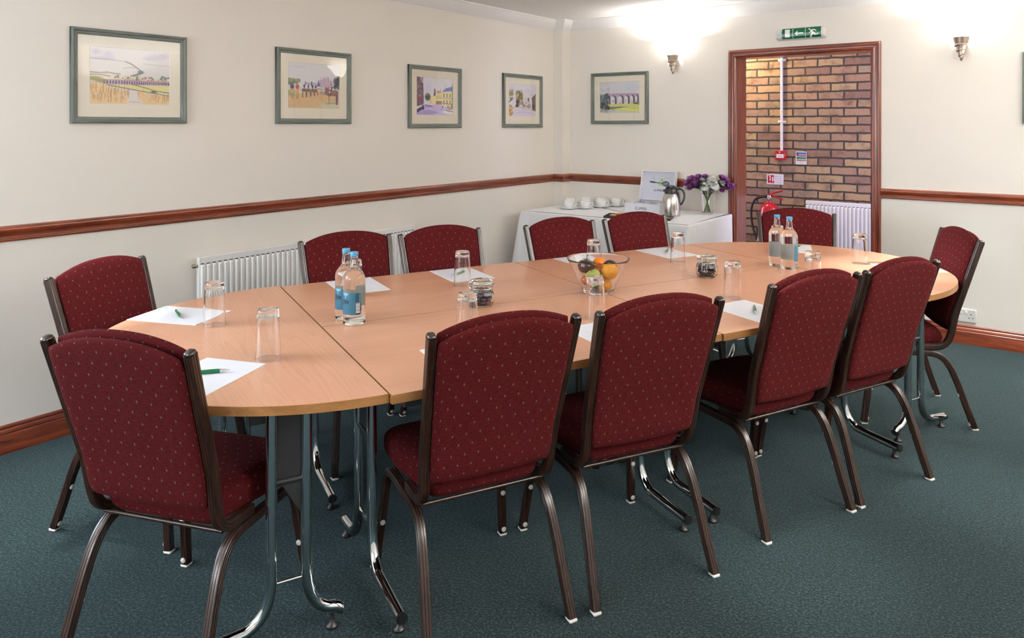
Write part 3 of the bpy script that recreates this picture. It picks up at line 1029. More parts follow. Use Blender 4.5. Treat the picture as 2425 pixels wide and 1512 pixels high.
def art_viaduct():
    p = Paint(150, 116, (214, 215, 222))
    p.blob(.8, .2, .3, .3, (200, 206, 222), .6, 1)
    p.dabs(10, (.02, .2, .25, .35), .03, [(180, 180, 196), (170, 178, 190)], .6)
    p.poly([(.15, .385), (1, .40), (1, .72), (.15, .74)], (190, 172, 200))
    p.line([(.13, .385), (.55, .39), (1, .405)], .022, (160, 110, 136))
    p.line([(.13, .41), (1, .43)], .016, (206, 166, 186))
    for x, w, b in ((.20, .05, .72), (.335, .07, .72), (.52, .075, .71), (.68, .06, .7), (.82, .05, .68), (.93, .042, .66)):
        p.blob(x + .02, .52, w, .10, (84, 70, 104), 1, .15)
        p.rect(x + .02 - w, .52, x + .02 + w, b, (84, 70, 104))
        p.blob(x - .005, .54, w * .82, .095, (222, 222, 226), 1, .15)
        p.rect(x - .005 - w * .82, .54, x - .005 + w * .82, b, (216, 218, 214))
        p.dabs(5, (x - w * .7, .58, x + w * .5, b - .01), .03, [(150, 160, 150), (176, 184, 176), (130, 140, 150)], .7, .7)
    p.poly([(.1, .72), (1, .69), (1, .96), (.7, .95), (.1, .86)], (206, 210, 120))
    p.poly([(.2, .735), (.7, .715), (.72, .74), (.2, .77)], (226, 190, 130))
    p.poly([(.2, .8), (.5, .79), (.75, .795), (.3, .87), (.1, .9)], (104, 124, 104))
    p.poly([(.38, .86), (.6, .84), (1, .9), (1, .96)], (220, 224, 120))
    p.line([(.86, .69), (1, .665), (1, .72), (.9, .7)], .03, (92, 96, 64))
    p.dabs(70, (0, .4, .22, .82), .05, [(70, 96, 100), (104, 136, 140), (56, 66, 64), (130, 160, 164), (84, 84, 96)], .85)
    p.dabs(24, (.02, .66, .22, .9), .05, [(54, 56, 66), (70, 74, 80), (44, 50, 50)], .8)
    p.poly([(0, .92), (.3, .9), (.6, .93), (1, .97), (1, 1), (0, 1)], (206, 208, 200))
    p.dabs(24, (0, .88, .4, .97), .06, [(150, 158, 162), (170, 178, 178), (126, 134, 140)], .5, .5)
    p.grain(.012)
    return p


def picture(label, loc, rz, painter, n_art=None):
    t = thing('framed_picture', label, 'picture', loc, rz, 'grey green framed watercolours')
    w, h = .2825, .2285
    prof = [(0, 0), (0, .017), (.003, .021), (.009, .0225), (.014, .020), (.017, .0165), (.023, .0175), (.028, .015), (.0315, .011), (.0315, 0)]
    mitre(MB(), [(-w, -h), (-w, h), (w, h), (w, -h)], prof, lambda p, d: Vector((p.x, -d, p.y)), closed=True, mi=lambda i: i % 2).build('frame', [MT['picture_frame_z'], MT['picture_frame']], t, angle=50)
    aw, az0, az1 = .194, -.132, .144
    m = MB()
    y0, y1 = -.0045, -.0065
    ou = [(-w + .028, -h + .028), (w - .028, -h + .028), (w - .028, h - .028), (-w + .028, h - .028)]
    inn = [(-aw, az0), (aw, az0), (aw, az1), (-aw, az1)]
    bev = [(x + (.002 if x > 0 else -.002), z + (.002 if z > 0 else -.002)) for x, z in inn]
    vs = [Vector((x, y1, z)) for x, z in ou] + [Vector((x, y1, z)) for x, z in bev] + [Vector((x, y0, z)) for x, z in inn]
    fs = [(k, (k + 1) % 4, 4 + (k + 1) % 4, 4 + k) for k in range(4)] + [(4 + k, 4 + (k + 1) % 4, 8 + (k + 1) % 4, 8 + k) for k in range(4)]
    m.add(vs, fs).build('mount', MT['mount'], t, smooth=False)
    if painter:
        painter().mesh('watercolour', lambda x, y: (-aw + 2 * aw * x, y0 + .0003, az1 - (az1 - az0) * y), MT['printed'], t)
    MB().box((-w + .028, -.0095, -h + .028), (w - .028, -.0075, h - .028)).build('glazing', MT['thin_glass'], t, smooth=False)
    MB().box((-w + .02, -.003, -h + .02), (w - .02, -.0005, h - .02)).build('backing', MT['mount'], t, smooth=False)
    return t


ZP = 1.687
picture('framed watercolour of a valley viaduct and golden cornfield, first picture on the left wall', (0, -3.914, ZP), PI / 2, art_valley)
picture('framed watercolour of riders on horseback before a country house, with a lamp reflected', (0, -2.797, ZP), PI / 2, art_hunt)
picture('framed watercolour of a town square with a blue roofed building, above the radiator end', (0, -1.706, ZP - .03), PI / 2, art_square)
picture('framed watercolour of a village lane with church spire, nearest the room corner', (0, -.613, ZP - .03), PI / 2, art_lane)
picture('framed watercolour of a brick viaduct over a green field, alone left of the doorway', (.611, 0, ZP), 0, art_viaduct)
picture('grey framed picture cut off at the right edge of the view', (3.513 + .2825, 0, ZP), 0, None)

# ------------------------------------------------------------------ radiators


def radiator(label, loc, rz, width, z0, z1, depth, pitch, valve, n_panel=1):
    t = thing('radiator', label, 'radiator', loc, rz)
    h = z1 - z0
    gap = depth - .03
    n = int(width / pitch)
    off = (width - n * pitch) / 2
    b = MB().box((-width / 2, -depth + .004, z0), (width / 2, -gap, z1), .004)
    b.build('panel', MT['radiator'], t, angle=30)
    rows = [(z0 + .022, 0), (z0 + .034, 1), (z1 - .048, 1), (z1 - .036, 0)]
    xs = [(-width / 2 + .006, 0)]
    for k in range(n):
        x = -width / 2 + off + k * pitch
        for f, d in ((.10, 0), (.26, 1), (.62, 1), (.78, 0)):
            xs.append((x + f * pitch, d))
    xs.append((width / 2 - .006, 0))
    m = MB()
    vs = [Vector((x, -depth + .0035 - .010 * d * e, z)) for z, e in rows for x, d in xs]
    L = len(xs)
    fs = [(j * L + i, j * L + i + 1, (j + 1) * L + i + 1, (j + 1) * L + i) for j in range(3) for i in range(L - 1)]
    m.add(vs, fs).build('fluted_front', MT['radiator'], t, angle=30, recalc=False, merge=False)
    g = MB()  # dark bars stand in for the shade where the flutes end
    for k in range(n):
        x = -width / 2 + off + (k + .12) * pitch
        g.box((x, -depth - .0005, z1 - .038), (x + .55 * pitch, -depth + .0042, z1 - .0335))
    g.build('flute_shade', MT['grey_steel'], t, smooth=False)
    for x in (-width / 2 + .22, width / 2 - .22):
        MB().box((x - .02, -gap, z0 + .12), (x + .02, 0, z1 - .1)).build('wall_bracket', MT['radiator'], t, smooth=False)
    if valve:
        MB().lathe([(0, -.012), (.009, -.012), (.011, -.009), (.011, .004), (.007, .006), (.007, .018), (0, .018)], 18, axis='X').build('bleed_valve', MT['brass'], t, loc=(-width / 2 - .017, -gap - .012, z1 - .045))
    for s in (-1, 1):
        pm = MB()
        x = s * (width / 2 + .035)
        pm.tube(smooth_path([(s * (width / 2 - .002), -gap - .012, z0 + .05), (x - s * .012, -gap - .012, z0 + .05), (x, -gap - .012, z0 + .035), (x, -gap - .012, 0)], 3), .0075, 10)
        pm.build('pipe', MT['radiator'], t)
    return t


radiator('long white panel radiator under the pictures on the left wall', (0, -2.79, 0), PI / 2, 1.61, .145, .745, .075, .0333, True)
radiator('white ribbed radiator on the brick corridor wall beyond the doorway', (2.42, 1.4, 0), 0, 1.2, .15, .752, .07, .0333, False)

# ------------------------------------------------------------------ wall lamps with twisted bronze cones


def sconce(label, x, power):
    t = thing('wall_lamp', label, 'wall lamp', (x, 0, 2.03), 0, 'bronze wall lamps on the back wall')
    m = MB()
    turns = 3.4

    def fn(i, j):
        a, q = 2 * PI * i, j
        z = -.156 * q
        r = .0445 * (1 - q) ** 0.85 + .0035
        if q > .28:
            s = (a / (2 * PI) + (q - .28) * turns * 1.35) % 1.0
            r *= 1.0 + .42 * (s - .5)
        return Vector((r * math.cos(a), -.055 + r * math.sin(a), z))
    m.grid(fn, 64, 90)
    m.add([(0, -.055, -.160)], [])
    m.build('bronze_cone', MT['bronze'], t, angle=70, merge=False)
    MB().box((-.012, -.03, -.05), (.012, 0, -.015), .003).build('wall_mount', MT['bronze'], t)
    prof = [(.040, -.004), (.052, .012), (.078, .045), (.110, .078), (.145, .108), (.172, .132), (.176, .133), (.173, .126), (.147, .102), (.112, .072), (.081, .040), (.055, .008), (.042, -.008)]
    sh = MB()
    n = 40
    vs, fs = [], []
    for r, z in prof:
        for k in range(n + 1):
            a = PI + PI * k / n
            vs.append(Vector((r * math.cos(a), -.004 + (r if r < .055 else .055 + (r - .055) * .62) * math.sin(a), z)))
    L = len(prof)
    for i in range(L):
        for k in range(n):
            i2 = (i + 1) % L
            fs.append((i * (n + 1) + k, i * (n + 1) + k + 1, i2 * (n + 1) + k + 1, i2 * (n + 1) + k))
    sh.add(vs, fs).build('glass_shade', MT['shade'], t, angle=60)
    light('wall_lamp_bulb', 'POINT', (x, -.055, 2.12), power, (1.0, 0.965, 0.92), 0.03)
    return t


sconce('bronze spiral wall lamp glowing on the back wall left of the doorway', 1.142, 17)
sconce('bronze spiral wall lamp glowing on the back wall right of the doorway', 3.186, 13)

# ------------------------------------------------------------------ exit sign over the doorway


def exit_sign():
    t = thing('exit_sign', 'green and white running man exit sign with left arrow above the doorway', 'exit sign', (2.158, 0, 2.137))
    hw, hh, dp = .176, .046, .062
    ov = [(-hh, 0), (-hh * .98, -dp * .45), (-hh * .8, -dp * .82), (-hh * .5, -dp * .97), (0, -dp), (hh * .5, -dp * .97), (hh * .8, -dp * .82), (hh * .98, -dp * .45), (hh, 0)]
    m = MB()
    xs = [(-hw, .86), (-hw + .008, .97), (-hw + .016, 1), (hw - .016, 1), (hw - .008, .97), (hw, .86)]
    vs = [Vector((x, y * s, z * s)) for x, s in xs for z, y in ov]
    L = len(ov)
    fs = [(i * L + k, i * L + k + 1, (i + 1) * L + k + 1, (i + 1) * L + k) for i in range(len(xs) - 1) for k in range(L - 1)]
    fs += [tuple(range(L)), tuple(reversed(range((len(xs) - 1) * L, len(xs) * L)))]
    m.add(vs, fs).build('housing', plain('translucent_white_housing', (0.70, 0.70, 0.70), 0.3, noise=0.02), t, angle=50)
    p = Paint(216, 70, (18, 98, 62), aspect=(.28 / .076))
    W_ = (236, 240, 238)
    for x in (.285, .607):
        p.line([(x, 0), (x, 1)], .05, (206, 226, 214))
    p.rect(.082, .10, .205, .86, W_)
    p.poly([(.33, .52), (.405, .27), (.405, .46), (.555, .46), (.555, .60), (.405, .60), (.405, .78)], W_)
    p.blob(.705, .19, .024, .088, W_, 1, .2)
    p.poly([(.72, .27), (.80, .24), (.835, .27), (.815, .33), (.79, .32), (.80, .42), (.875, .66), (.935, .62), (.935, .72), (.845, .78), (.805, .66), (.765, .84), (.76, 1.0), (.725, .97), (.735, .78), (.765, .60), (.745, .5), (.72, .62), (.70, .57), (.735, .42)], W_)
    p.line([(.80, .25), (.845, .28), (.875, .40)], .085, W_)
    zs = [hh * .86, hh * .8, hh * .5, 0, -hh * .5, -hh * .8, -hh * .86]

    def fn(x, y):
        z = hh * .84 * (1 - 2 * y)
        q = abs(z) / hh
        yy = -dp * (1.0 - .03 * min(1, q / .5) - (.15 * max(0, (q - .5) / .3) if q > .5 else 0)) - .0012
        return (-.128 + .28 * x, yy, z)
    p.mesh('printed_panel', fn, MT['printed_gloss'], t)
    MB().sphere((0, 0, 0), .0022, 8, 6).build('indicator', plain('green_indicator', (.25, .8, .1), .3, emis=(.3, 1, .1), estr=1.0, noise=0), t, loc=(.128, -dp * .72, -hh * .86))
    MB().lathe([(0, .0), (.006, .0), (.006, .005), (0, .005)], 12, axis='Y').build('end_screw', MT['grey_plastic'], t, loc=(-.152, -dp - .001, -.004))


exit_sign()

# ------------------------------------------------------------------ wall socket
so = thing('wall_socket', 'white double wall socket above the skirting behind the far end chair', 'socket', (3.192, 0, .187))
MB().box((-.073, -.010, -.043), (.073, 0, .043), .003).build('face_plate', MT['white_plastic'], so)
for s in (-1, 1):
    MB().box((s * .016 - .006, -.0145, .012), (s * .016 + .006, -.0095, .034), .002).build('switch', MT['paper'], so)
    hs = MB()
    for dx, dz, a, b_ in ((0, .010, .002, .0042), (-.011, -.013, .0042, .002), (.011, -.013, .0042, .002)):
        hs.box((s * .044 + dx - a, -.0106, dz - b_), (s * .044 + dx + a, -.0096, dz + b_))
    hs.build('pin_holes', MT['black_plastic'], so, smooth=False)

# ------------------------------------------------------------------ corridor beyond the doorway
YB = 1.4
cp = thing('fire_call_point', 'red fire alarm call point on the brick wall below white conduit', 'fire call point', (1.584, YB, 1.163))
MB().box((-.046, -.05, -.044), (.046, 0, .044), .004).build('red_case', MT['red'], cp)
p = Paint(60, 34, (226, 226, 234))
for x in (.32, .5, .68):
    p.blob(x, .42, .045, .1, (40, 40, 90), 1, .3)
p.line([(.2, .72), (.8, .72)], .07, (120, 120, 160), .7)
p.mesh('glass_pane', lambda x, y: (-.034 + .068 * x, -.0506, .012 - .036 * y), MT['printed'], cp)
MB().lathe([(0, -.002), (.006, -.002), (.006, .002), (0, .002)], 12, axis='Y').build('lock', MT['white_plastic'], cp, loc=(-.004, -.0515, .028))
cd = thing('cable_conduit', 'white vertical cable conduit on the brick wall above the call point', 'conduit', (1.589, YB, 1.207))
MB().tube([(0, -.016, 0), (0, -.016, 1.19)], .0125, 14).build('tube', MT['white_plastic'], cd)
for z in (.275, .862):
    MB().box((-.036, -.014, z - .011), (.036, 0, z + .011), .003).box((-.017, -.031, z - .011), (.017, -.010, z + .011), .006).build('clip', MT['white_plastic'], cd)
p = Paint(66, 84, (214, 222, 222))
p.rect(.08, .05, .98, .24, (44, 92, 178))
p.rect(.06, .05, .22, .28, (70, 70, 130))
p.rect(.10, .27, .98, .37, (168, 46, 66))
p.rect(.08, .40, .96, .60, (52, 120, 96))
p.rect(.10, .64, .96, .73, (176, 56, 70))
for y in (.10, .16, .21, .32, .45, .50, .55, .685):
    p.line([(.26, y), (.9, y)], .016, (220, 226, 232), .55)
p.rect(.38, .80, .62, .84, (170, 180, 180))
p.line([(.25, .9), (.75, .9)], .018, (150, 160, 160), .8)
fa = p.mesh('fire_action_sign', lambda x, y: (-.048 + .096 * x, -.0045, .060 - .120 * y), MT['printed_gloss'])
sgn = thing('fire_action_sign', 'small striped blue, red and green fire notice right of the call point', 'sign', (1.764, YB, 1.141))
fa.name = 'notice_print'
fa.parent = sgn
MB().box((-.049, -.004, -.061), (.049, 0, .061), .001).build('backing_board', MT['white_plastic'], sgn)
p = Paint(96, 64, (224, 222, 236))
p.rect(.06, .10, .44, .90, (176, 24, 52))
p.rect(.06, .78, .44, .90, (196, 60, 80))
p.rect(.16, .22, .24, .66, (236, 232, 236))
p.line([(.2, .22), (.2, .14), (.13, .2)], .05, (236, 232, 236))
p.blob(.195, .4, .03, .05, (60, 20, 30))
p.line([(.34, .66), (.36, .5), (.32, .4), (.38, .28)], .09, (236, 230, 234))
p.line([(.40, .66), (.40, .4)], .05, (230, 190, 200))
p.line([(.14, .84), (.36, .84)], .03, (240, 230, 236))
for k in range(4):
    p.blob(.55, .2 + .2 * k, .035, .05, (70, 90, 100) if k == 0 else (150, 170, 180), .9, .3)
    for q in range(2):
        p.line([(.64, .17 + .2 * k + .06 * q), (.9, .17 + .2 * k + .06 * q)], .02, (176, 168, 196))
sg2 = thing('extinguisher_sign', 'white and red extinguisher sign on brick directly above the extinguisher', 'sign', (1.524, YB, .930))
p.mesh('notice_print', lambda x, y: (-.078 + .156 * x, -.0045, .049 - .098 * y), MT['printed_gloss'], sg2)
MB().box((-.079, -.004, -.050), (.079, 0, .050), .001).build('backing_board', MT['white_plastic'], sg2)

ex = thing('fire_extinguisher', 'red fire extinguisher with black hose at the brick wall behind the doorway chair', 'fire extinguisher', (1.505, YB - .115, 0))
MB().lathe([(0, .10), (.070, .10), (.080, .11), (.084, .13), (.084, .64), (.080, .668), (.066, .694), (.040, .710), (.022, .716), (.020, .735), (0, .735)], 40).build('cylinder', MT['red'], ex)
MB().lathe([(0, .738), (.021, .738), (.023, .745), (.023, .768), (.016, .772), (.016, .785), (0, .785)], 20).build('valve', MT['chrome'], ex)
MB().box((-.012, -.015, .785), (.03, .015, .80), .003).build('valve_head', MT['red'], ex)
MB().tube(smooth_path([(.0, 0, .792), (.05, 0, .812), (.125, -.01, .835)], 4), .008, 10).build('squeeze_lever', MT['red'], ex)
MB().tube(smooth_path([(.0, 0, .780), (.06, 0, .772), (.128, -.01, .752)], 4), .007, 10).build('carry_handle', MT['red'], ex)
MB().lathe([(0, .0), (.012, .0), (.012, .012), (0, .012)], 14, axis='Y').build('pressure_gauge', MT['chrome'], ex, loc=(.008, -.033, .762))
MB().tube(smooth_path([(-.018, 0, .765), (-.06, -.01, .768), (-.13, -.02, .735), (-.165, -.02, .64), (-.155, -.02, .50), (-.115, -.03, .38), (-.094, -.02, .33)], 6), .0105, 12).build('hose', MT['rubber'], ex)
MB().tube([(-.094, -.02, .34), (-.090, -.015, .21)], .013, 12).build('nozzle', MT['black_plastic'], ex)
MB().lathe([(.0145, 0), (.0145, .03), (0, .03)], 12).build('hose_collar', MT['white_plastic'], ex, loc=(-.101, -.024, .345))
MB().lathe([(0, 0), (.085, 0), (.088, .02), (.088, .10), (.0, .10)], 32).build('foot_ring', MT['black_plastic'], ex)

# ------------------------------------------------------------------ conference tables (four rectangular, two half round)


def leg_frame(t, to3, a0, a1, b0, b1, box):
    """two chrome tubes side by side whose feet run out in opposite directions; TO3(a, z) puts the frame's plane into the table"""
    for a, b in ((a0, b0), (a1, b1)):
        s = 1 if b > a else -1
        pts = [(a, .698), (a, .45), (a, .19), (a + s * .003, .155), (a + s * .012, .118), (a + s * .030, .086), (a + s * .055, .066), (a + s * .085, .057), (b, .047)]
        leg = MB().tube([to3(*q) for q in pts[:3]] + smooth_path([to3(*q) for q in pts[2:]], 4)[1:], .016, 16).build('leg', MT['chrome'], t)
        e0, e1 = to3(b - s * .004, .0472), to3(b + s * .003, .0470)
        MB().tube([e0, e1], .0166, 16).build('end_cap', MT['black_plastic'], leg)
        g = to3(b - s * .024, 0)
        MB().lathe([(0, 0), (.017, 0), (.017, .006), (.008, .016), (.006, .036), (0, .036)], 16).build('foot_glide', MT['black_plastic'], leg, loc=g)
    MB().tube([to3(a0, .172), to3(a1, .172)], .0045, 8).build('cross_rod', MT['chrome'], t)
    MB().tube([to3(a0, .452), to3(a1, .452)], .009, 10).build('folding_rod', MT['black_steel'], t)
    # tapered black folding plate between the tubes
    q = [(a0 + .012, .70), (a1 - .012, .70), (a1 - .014, .43), (a1 - .03, .44), ((a0 + a1) / 2 + .01, .425), (a0 + .02, .36), (a0 + .012, .35)]
    A, B = [Vector(to3(*p)) for p in q], [Vector(to3(*p, .004)) for p in q]
    n = len(q)
    MB().add(A + B, [tuple(range(n)), tuple(range(n, 2 * n))] + [(k, (k + 1) % n, n + (k + 1) % n, n + k) for k in range(n)]).build('folding_plate', MT['black_steel'], t, smooth=False)
    h = MB()
    for lo, hi in box:
        h.box(lo, hi, .003)
    h.build('folding_bracket', MT['grey_steel'], t, smooth=False, merge=False)


def top_slab(t, outer, inner, mat):
    MB().prism(inner, .700, TOP).build('tabletop', mat, t, smooth=False)
    m = MB()
    n = len(outer)
    z0, z1 = .7003, TOP - .0006
    vs = [Vector((*p, z0)) for p in outer] + [Vector((*p, z1)) for p in outer] + [Vector((*p, z0)) for p in inner] + [Vector((*p, z1)) for p in inner]
    fs = []
    for k in range(n):
        j = (k + 1) % n
        fs += [(k, j, n + j, n + k), (2 * n + k, 3 * n + k, 3 * n + j, 2 * n + j), (n + k, n + j, 3 * n + j, 3 * n + k), (k, 2 * n + k, 2 * n + j, j)]
    m.add(vs, fs).build('edge_strip', MT['edge'], t, angle=30)


def rect_table():
    t = thing('folding_table', '', 'table')
    w, d = .5988, .3738
    o = [(-w, -d), (w, -d), (w, d), (-w, d)]
    e = .0018
    top_slab(t, o, [(x - e * (1 if x > 0 else -1), y - e * (1 if y > 0 else -1)) for x, y in o], MT['beech_x'])
    for y in (-.2, .22):
        MB().box((-.55, y - .014, .674), (.55, y + .014, .70), .002).build('frame_beam', MT['black_steel'], t, smooth=False)
    for s in (-1, 1):
        x = s * .535
        leg_frame(t, lambda a, z, q=0, x=x, s=s: (x - s * q, a, z), 0.0, .14, -.275, .315,
                  [((min(x - s * .03, x - s * .17), -.20, .650), (max(x - s * .03, x - s * .17), -.02, .699)), ((min(x - s * .045, x - s * .12), -.17, .600), (max(x - s * .045, x - s * .12), -.05, .652))])
    return t


def half_table():
    t = thing('half_round_table', '', 'table')
    R = .7485
    o = [(R * math.cos(a), R * math.sin(a)) for a in [-PI / 2 + PI * k / 72 for k in range(73)]]
    o = [(max(x, .0013), y) for x, y in o]
    e = .0018
    i = [((R - e) * math.cos(a), (R - e) * math.sin(a)) for a in [-PI / 2 + PI * k / 72 for k in range(73)]]
    i = [(max(x, .0013 + e), y) for x, y in i]
    top_slab(t, o, i, MT['beech_y'])
    MB().box((.05, -.56, .674), (.078, .56, .70), .002).build('frame_beam', MT['black_steel'], t, smooth=False)
    for s in (-1, 1):
        y = s * .535
        leg_frame(t, lambda a, z, q=0, y=y, s=s: (a, y - s * q, z), .172, .268, .075, .455,
                  [((.20, min(y - s * .03, y - s * .16), .650), (.34, max(y - s * .03, y - s * .16), .699)), ((.22, min(y - s * .045, y - s * .11), .605), (.32, max(y - s * .045, y - s * .11), .652))])
    return t


rt = rect_table()
lab = ['beech folding table on the near side, beside the half round table with swirling grain',
       'beech folding table on the near side, right of the fruit bowl',
       'beech folding table on the far side in front of the wall radiator',
       'beech folding table on the far side in front of the white tea table']
for k, (u, v) in enumerate(((-.6, -.3685), (.6, -.375), (-.6, .3815), (.6, .375))):
    if k == 0:
        rt.location, rt.rotation_euler, rt['label'] = T(u, v), (0, 0, TH), lab[0]
        rt['group'] = 'rectangular folding tables'
    else:
        dup(rt, T(u, v), TH, lab[k])
ht = half_table()
ht['group'] = 'half round end tables'
ht.location, ht.rotation_euler, ht['label'] = T(-1.2003, .022), (0, 0, TH + PI), 'half round beech end table nearest the left wall skirting, with swirling grain'
dup(ht, T(1.2, 0), TH, 'half round beech end table at the far end by the doorway')

# ------------------------------------------------------------------ banquet chairs


def fluted(a, b, r=.004, g=.0013):
    """rounded tube section with two grooves on each face"""
    pts = []
    for sx, sy, ang in ((1, 1, 0), (-1, 1, PI / 2), (-1, -1, PI), (1, -1, 3 * PI / 2)):
        for k in range(4):
            q = ang + PI / 2 * k / 3
            pts.append((sx * (a - r) + r * math.cos(q), sy * (b - r) + r * math.sin(q)))
        # grooves on the following face
        nx, ny = (0, 1) if (sx, sy) == (1, 1) else (-1, 0) if (sx, sy) == (-1, 1) else (0, -1) if (sx, sy) == (-1, -1) else (1, 0)
        dx, dy = -ny, nx
        dep = b if ny else a
        for o in (-.0042, .0042):
            for q, dd in ((-.0011, 0), (0, g), (.0011, 0)):
                pts.append((nx * (dep - dd) + dx * (o + q), ny * (dep - dd) + dy * (o + q)))
    return pts


def cushion(f, nu, nv, uvf, ex=7, pw=.42, wrap=.03):
    """closed padded shape; F(a, b) gives (centre, half thickness vector) for a, b in -1..1"""
    m = MB()
    us = [math.sin(PI / 2 * (-1 + 2 * i / nu)) for i in range(nu + 1)]
    vs_ = [math.sin(PI / 2 * (-1 + 2 * j / nv)) for j in range(nv + 1)]
    for sgn in (1, -1):
        vs, uvs = [], []
        for b in vs_:
            for a in us:
                c, h = f(a, b)
                e = (max(0, 1 - abs(a) ** ex) * max(0, 1 - abs(b) ** ex)) ** pw
                vs.append(c + h * (e * sgn))
                q = uvf(a, b)
                ea, eb = max(0, 1 - abs(a) ** ex) ** pw, max(0, 1 - abs(b) ** ex) ** pw
                uvs.append((q[0] + math.copysign(1 - ea, a) * wrap, q[1] + math.copysign(1 - eb, b) * wrap))
        fs = []
        for j in range(nv):
            for i in range(nu):
                q = (j * (nu + 1) + i, j * (nu + 1) + i + 1, (j + 1) * (nu + 1) + i + 1, (j + 1) * (nu + 1) + i)
                fs.append(q)
        m.add(vs, fs, 0, uvs)
    return m


def post_y(z):
    """centre line of the leaning back posts"""
    if z > .56:
        return -.192 - (z - .56) * .302
    return -.192 + (.56 - z) * .20


def post_x(z):
    return .196 + (z - .383) * .0492


def make_chair():
    t = thing('banquet_chair', '', 'chair')
    F, fm = MT['fabric'], MT['frame_metal']
    tube = fluted(.0125, .0140)
    leg_tube = fluted(.0125, .0135)

    def seat(a, b):
        hw = .176 + .034 * min(1, max(0, (b + .75) / .9))
        corner = 1 - .05 * max(0, b) ** 6 * abs(a) ** 2
        y = .045 + .190 * b * corner
        z = .4185 + .007 * (1 - a * a) * (1 - b * b)
        return Vector((a * hw * (1 - .05 * abs(b) ** 8), y, z)), Vector((0, 0, .050))
    cushion(seat, 26, 26, lambda a, b: (a * .2 + .5, b * .19 + .5), ex=10, pw=.36, wrap=.055).build('seat', F, t, angle=80)

    def front_pad(a, b):
        zt = .897 + .037 * (1 - abs(a) ** 2.3)
        z = .475 + (zt - .475) * (b + 1) / 2
        hw = post_x(min(z, .88)) - .0145
        r = 1 - .03 * abs(b) ** 12
        return Vector((a * hw * r, post_y(z) + .014 + .004 * (1 - a * a) * min(1, max(0, (.69 - z) / .1)), z)), Vector((0, .0135, .003))

    def rear_pad(a, b):
        zt = .879 + .041 * (1 - abs(a) ** 2.3)
        zb = .452 - .010 * (1 - a * a)
        z = zb + (zt - zb) * (b + 1) / 2
        hw = post_x(min(z, .88)) - .0125
        r = 1 - .03 * abs(b) ** 12
        return Vector((a * hw * r, post_y(z) - .0155, z)), Vector((0, -.0145, .002))
    cushion(front_pad, 26, 30, lambda a, b: (a * .2 + .5, b * .22 + .5)).build('backrest', F, t, angle=80)
    cushion(rear_pad, 26, 30, lambda a, b: (a * .2 + .53, b * .228 + .52), ex=12, pw=.36).build('back_panel', F, t, angle=80)
    for s in (-1, 1):
        zs = [.893, .80, .70, .60]
        pts = [(s * post_x(z), post_y(z), z) for z in zs]
        pts += smooth_path([(s * post_x(z), y, z) for z, y in ((.575, -.1965), (.545, -.188), (.50, -.180), (.455, -.172), (.418, -.161), (.394, -.143), (.381, -.115), (.3775, -.075), (.3775, -.02))], 3)
        post = MB().sweep(pts, tube, side=(1, 0, 0)).build('back_post', fm, t, angle=25)
        d = Vector((s * .0492, -.302, 1)).normalized()
        p0 = Vector((s * post_x(.893), post_y(.893), .893))
        rr = [(.0124, .0139, 0), (.0128, .0143, .001), (.0126, .0141, .004), (.0110, .0125, .0075), (.0075, .0085, .0100), (.002, .002, .0108)]
        m = MB()
        n = 20
        vs = []
        for a, b, z in rr:
            for k in range(n):
                q = 2 * PI * k / n
                cx, sx = math.cos(q), math.sin(q)
                cx = math.copysign(abs(cx) ** .6, cx)
                sx = math.copysign(abs(sx) ** .6, sx)
                X = Vector((1, 0, 0))
                Y = d.cross(X).normalized()
                vs.append(p0 + d * z + X * (a * cx) + Y * (b * sx))
        fs = [(i * n + k, i * n + (k + 1) % n, (i + 1) * n + (k + 1) % n, (i + 1) * n + k) for i in range(len(rr) - 1) for k in range(n)]
        fs += [tuple(range(n)), tuple((len(rr) - 1) * n + k for k in range(n))]
        m.add(vs, fs).build('post_cap', MT['cap'], post, angle=60)
        MB().sweep([(s * .2, -.055, .350), (s * .2, .02, .350), (s * .2, .105, .350)], leg_tube, side=(1, 0, 0)).build('side_rail', fm, t, angle=25)
        rear = smooth_path([(s * .2, -.055, .350), (s * .2, -.085, .3485), (s * .2005, -.112, .341), (s * .2015, -.137, .324), (s * .203, -.157, .299), (s * .2055, -.176, .262), (s * .2095, -.200, .200)], 3) + [(s * .215, -.233, .10), (s * .2205, -.2655, .008)]
        front = smooth_path([(s * .2, .105, .350), (s * .2, .135, .3485), (s * .201, .163, .338), (s * .203, .182, .315), (s * .2055, .191, .28), (s * .2085, .196, .24)], 3) + [(s * .219, .2125, .12), (s * .229, .2285, .008)]
        for path, sg in ((rear, 1), (front, -1)):
            lg = MB().sweep(path, leg_tube, side=(1, 0, 0)).build('leg', fm, t, angle=25)
            f = Vector(path[-1])
            MB().box((f.x - .0135, f.y - .0148, 0), (f.x + .0135, f.y + .0148, .010), .003).build('foot_glide', MT['white_plastic'], lg)
            up = (Vector(path[-2]) - f).normalized()
            for z in (.018, .160):
                c = f + up * z + Vector((0, sg * .0145, 0))
                MB().lathe([(0, -.004), (.0085, -.004), (.0085, .003), (.006, .005), (0, .0055)], 14, axis='Y', M=Matrix.Diagonal((1, sg, 1, 1))).build('stacking_bumper', MT['grey_plastic'], lg, loc=c)
    MB().tube([(-.192, -.134, .372), (.192, -.134, .372)], .0062, 10).tube([(-.19, .15, .349), (.19, .15, .349)], .0075, 10).build('seat_stretcher', fm, t)
    return t


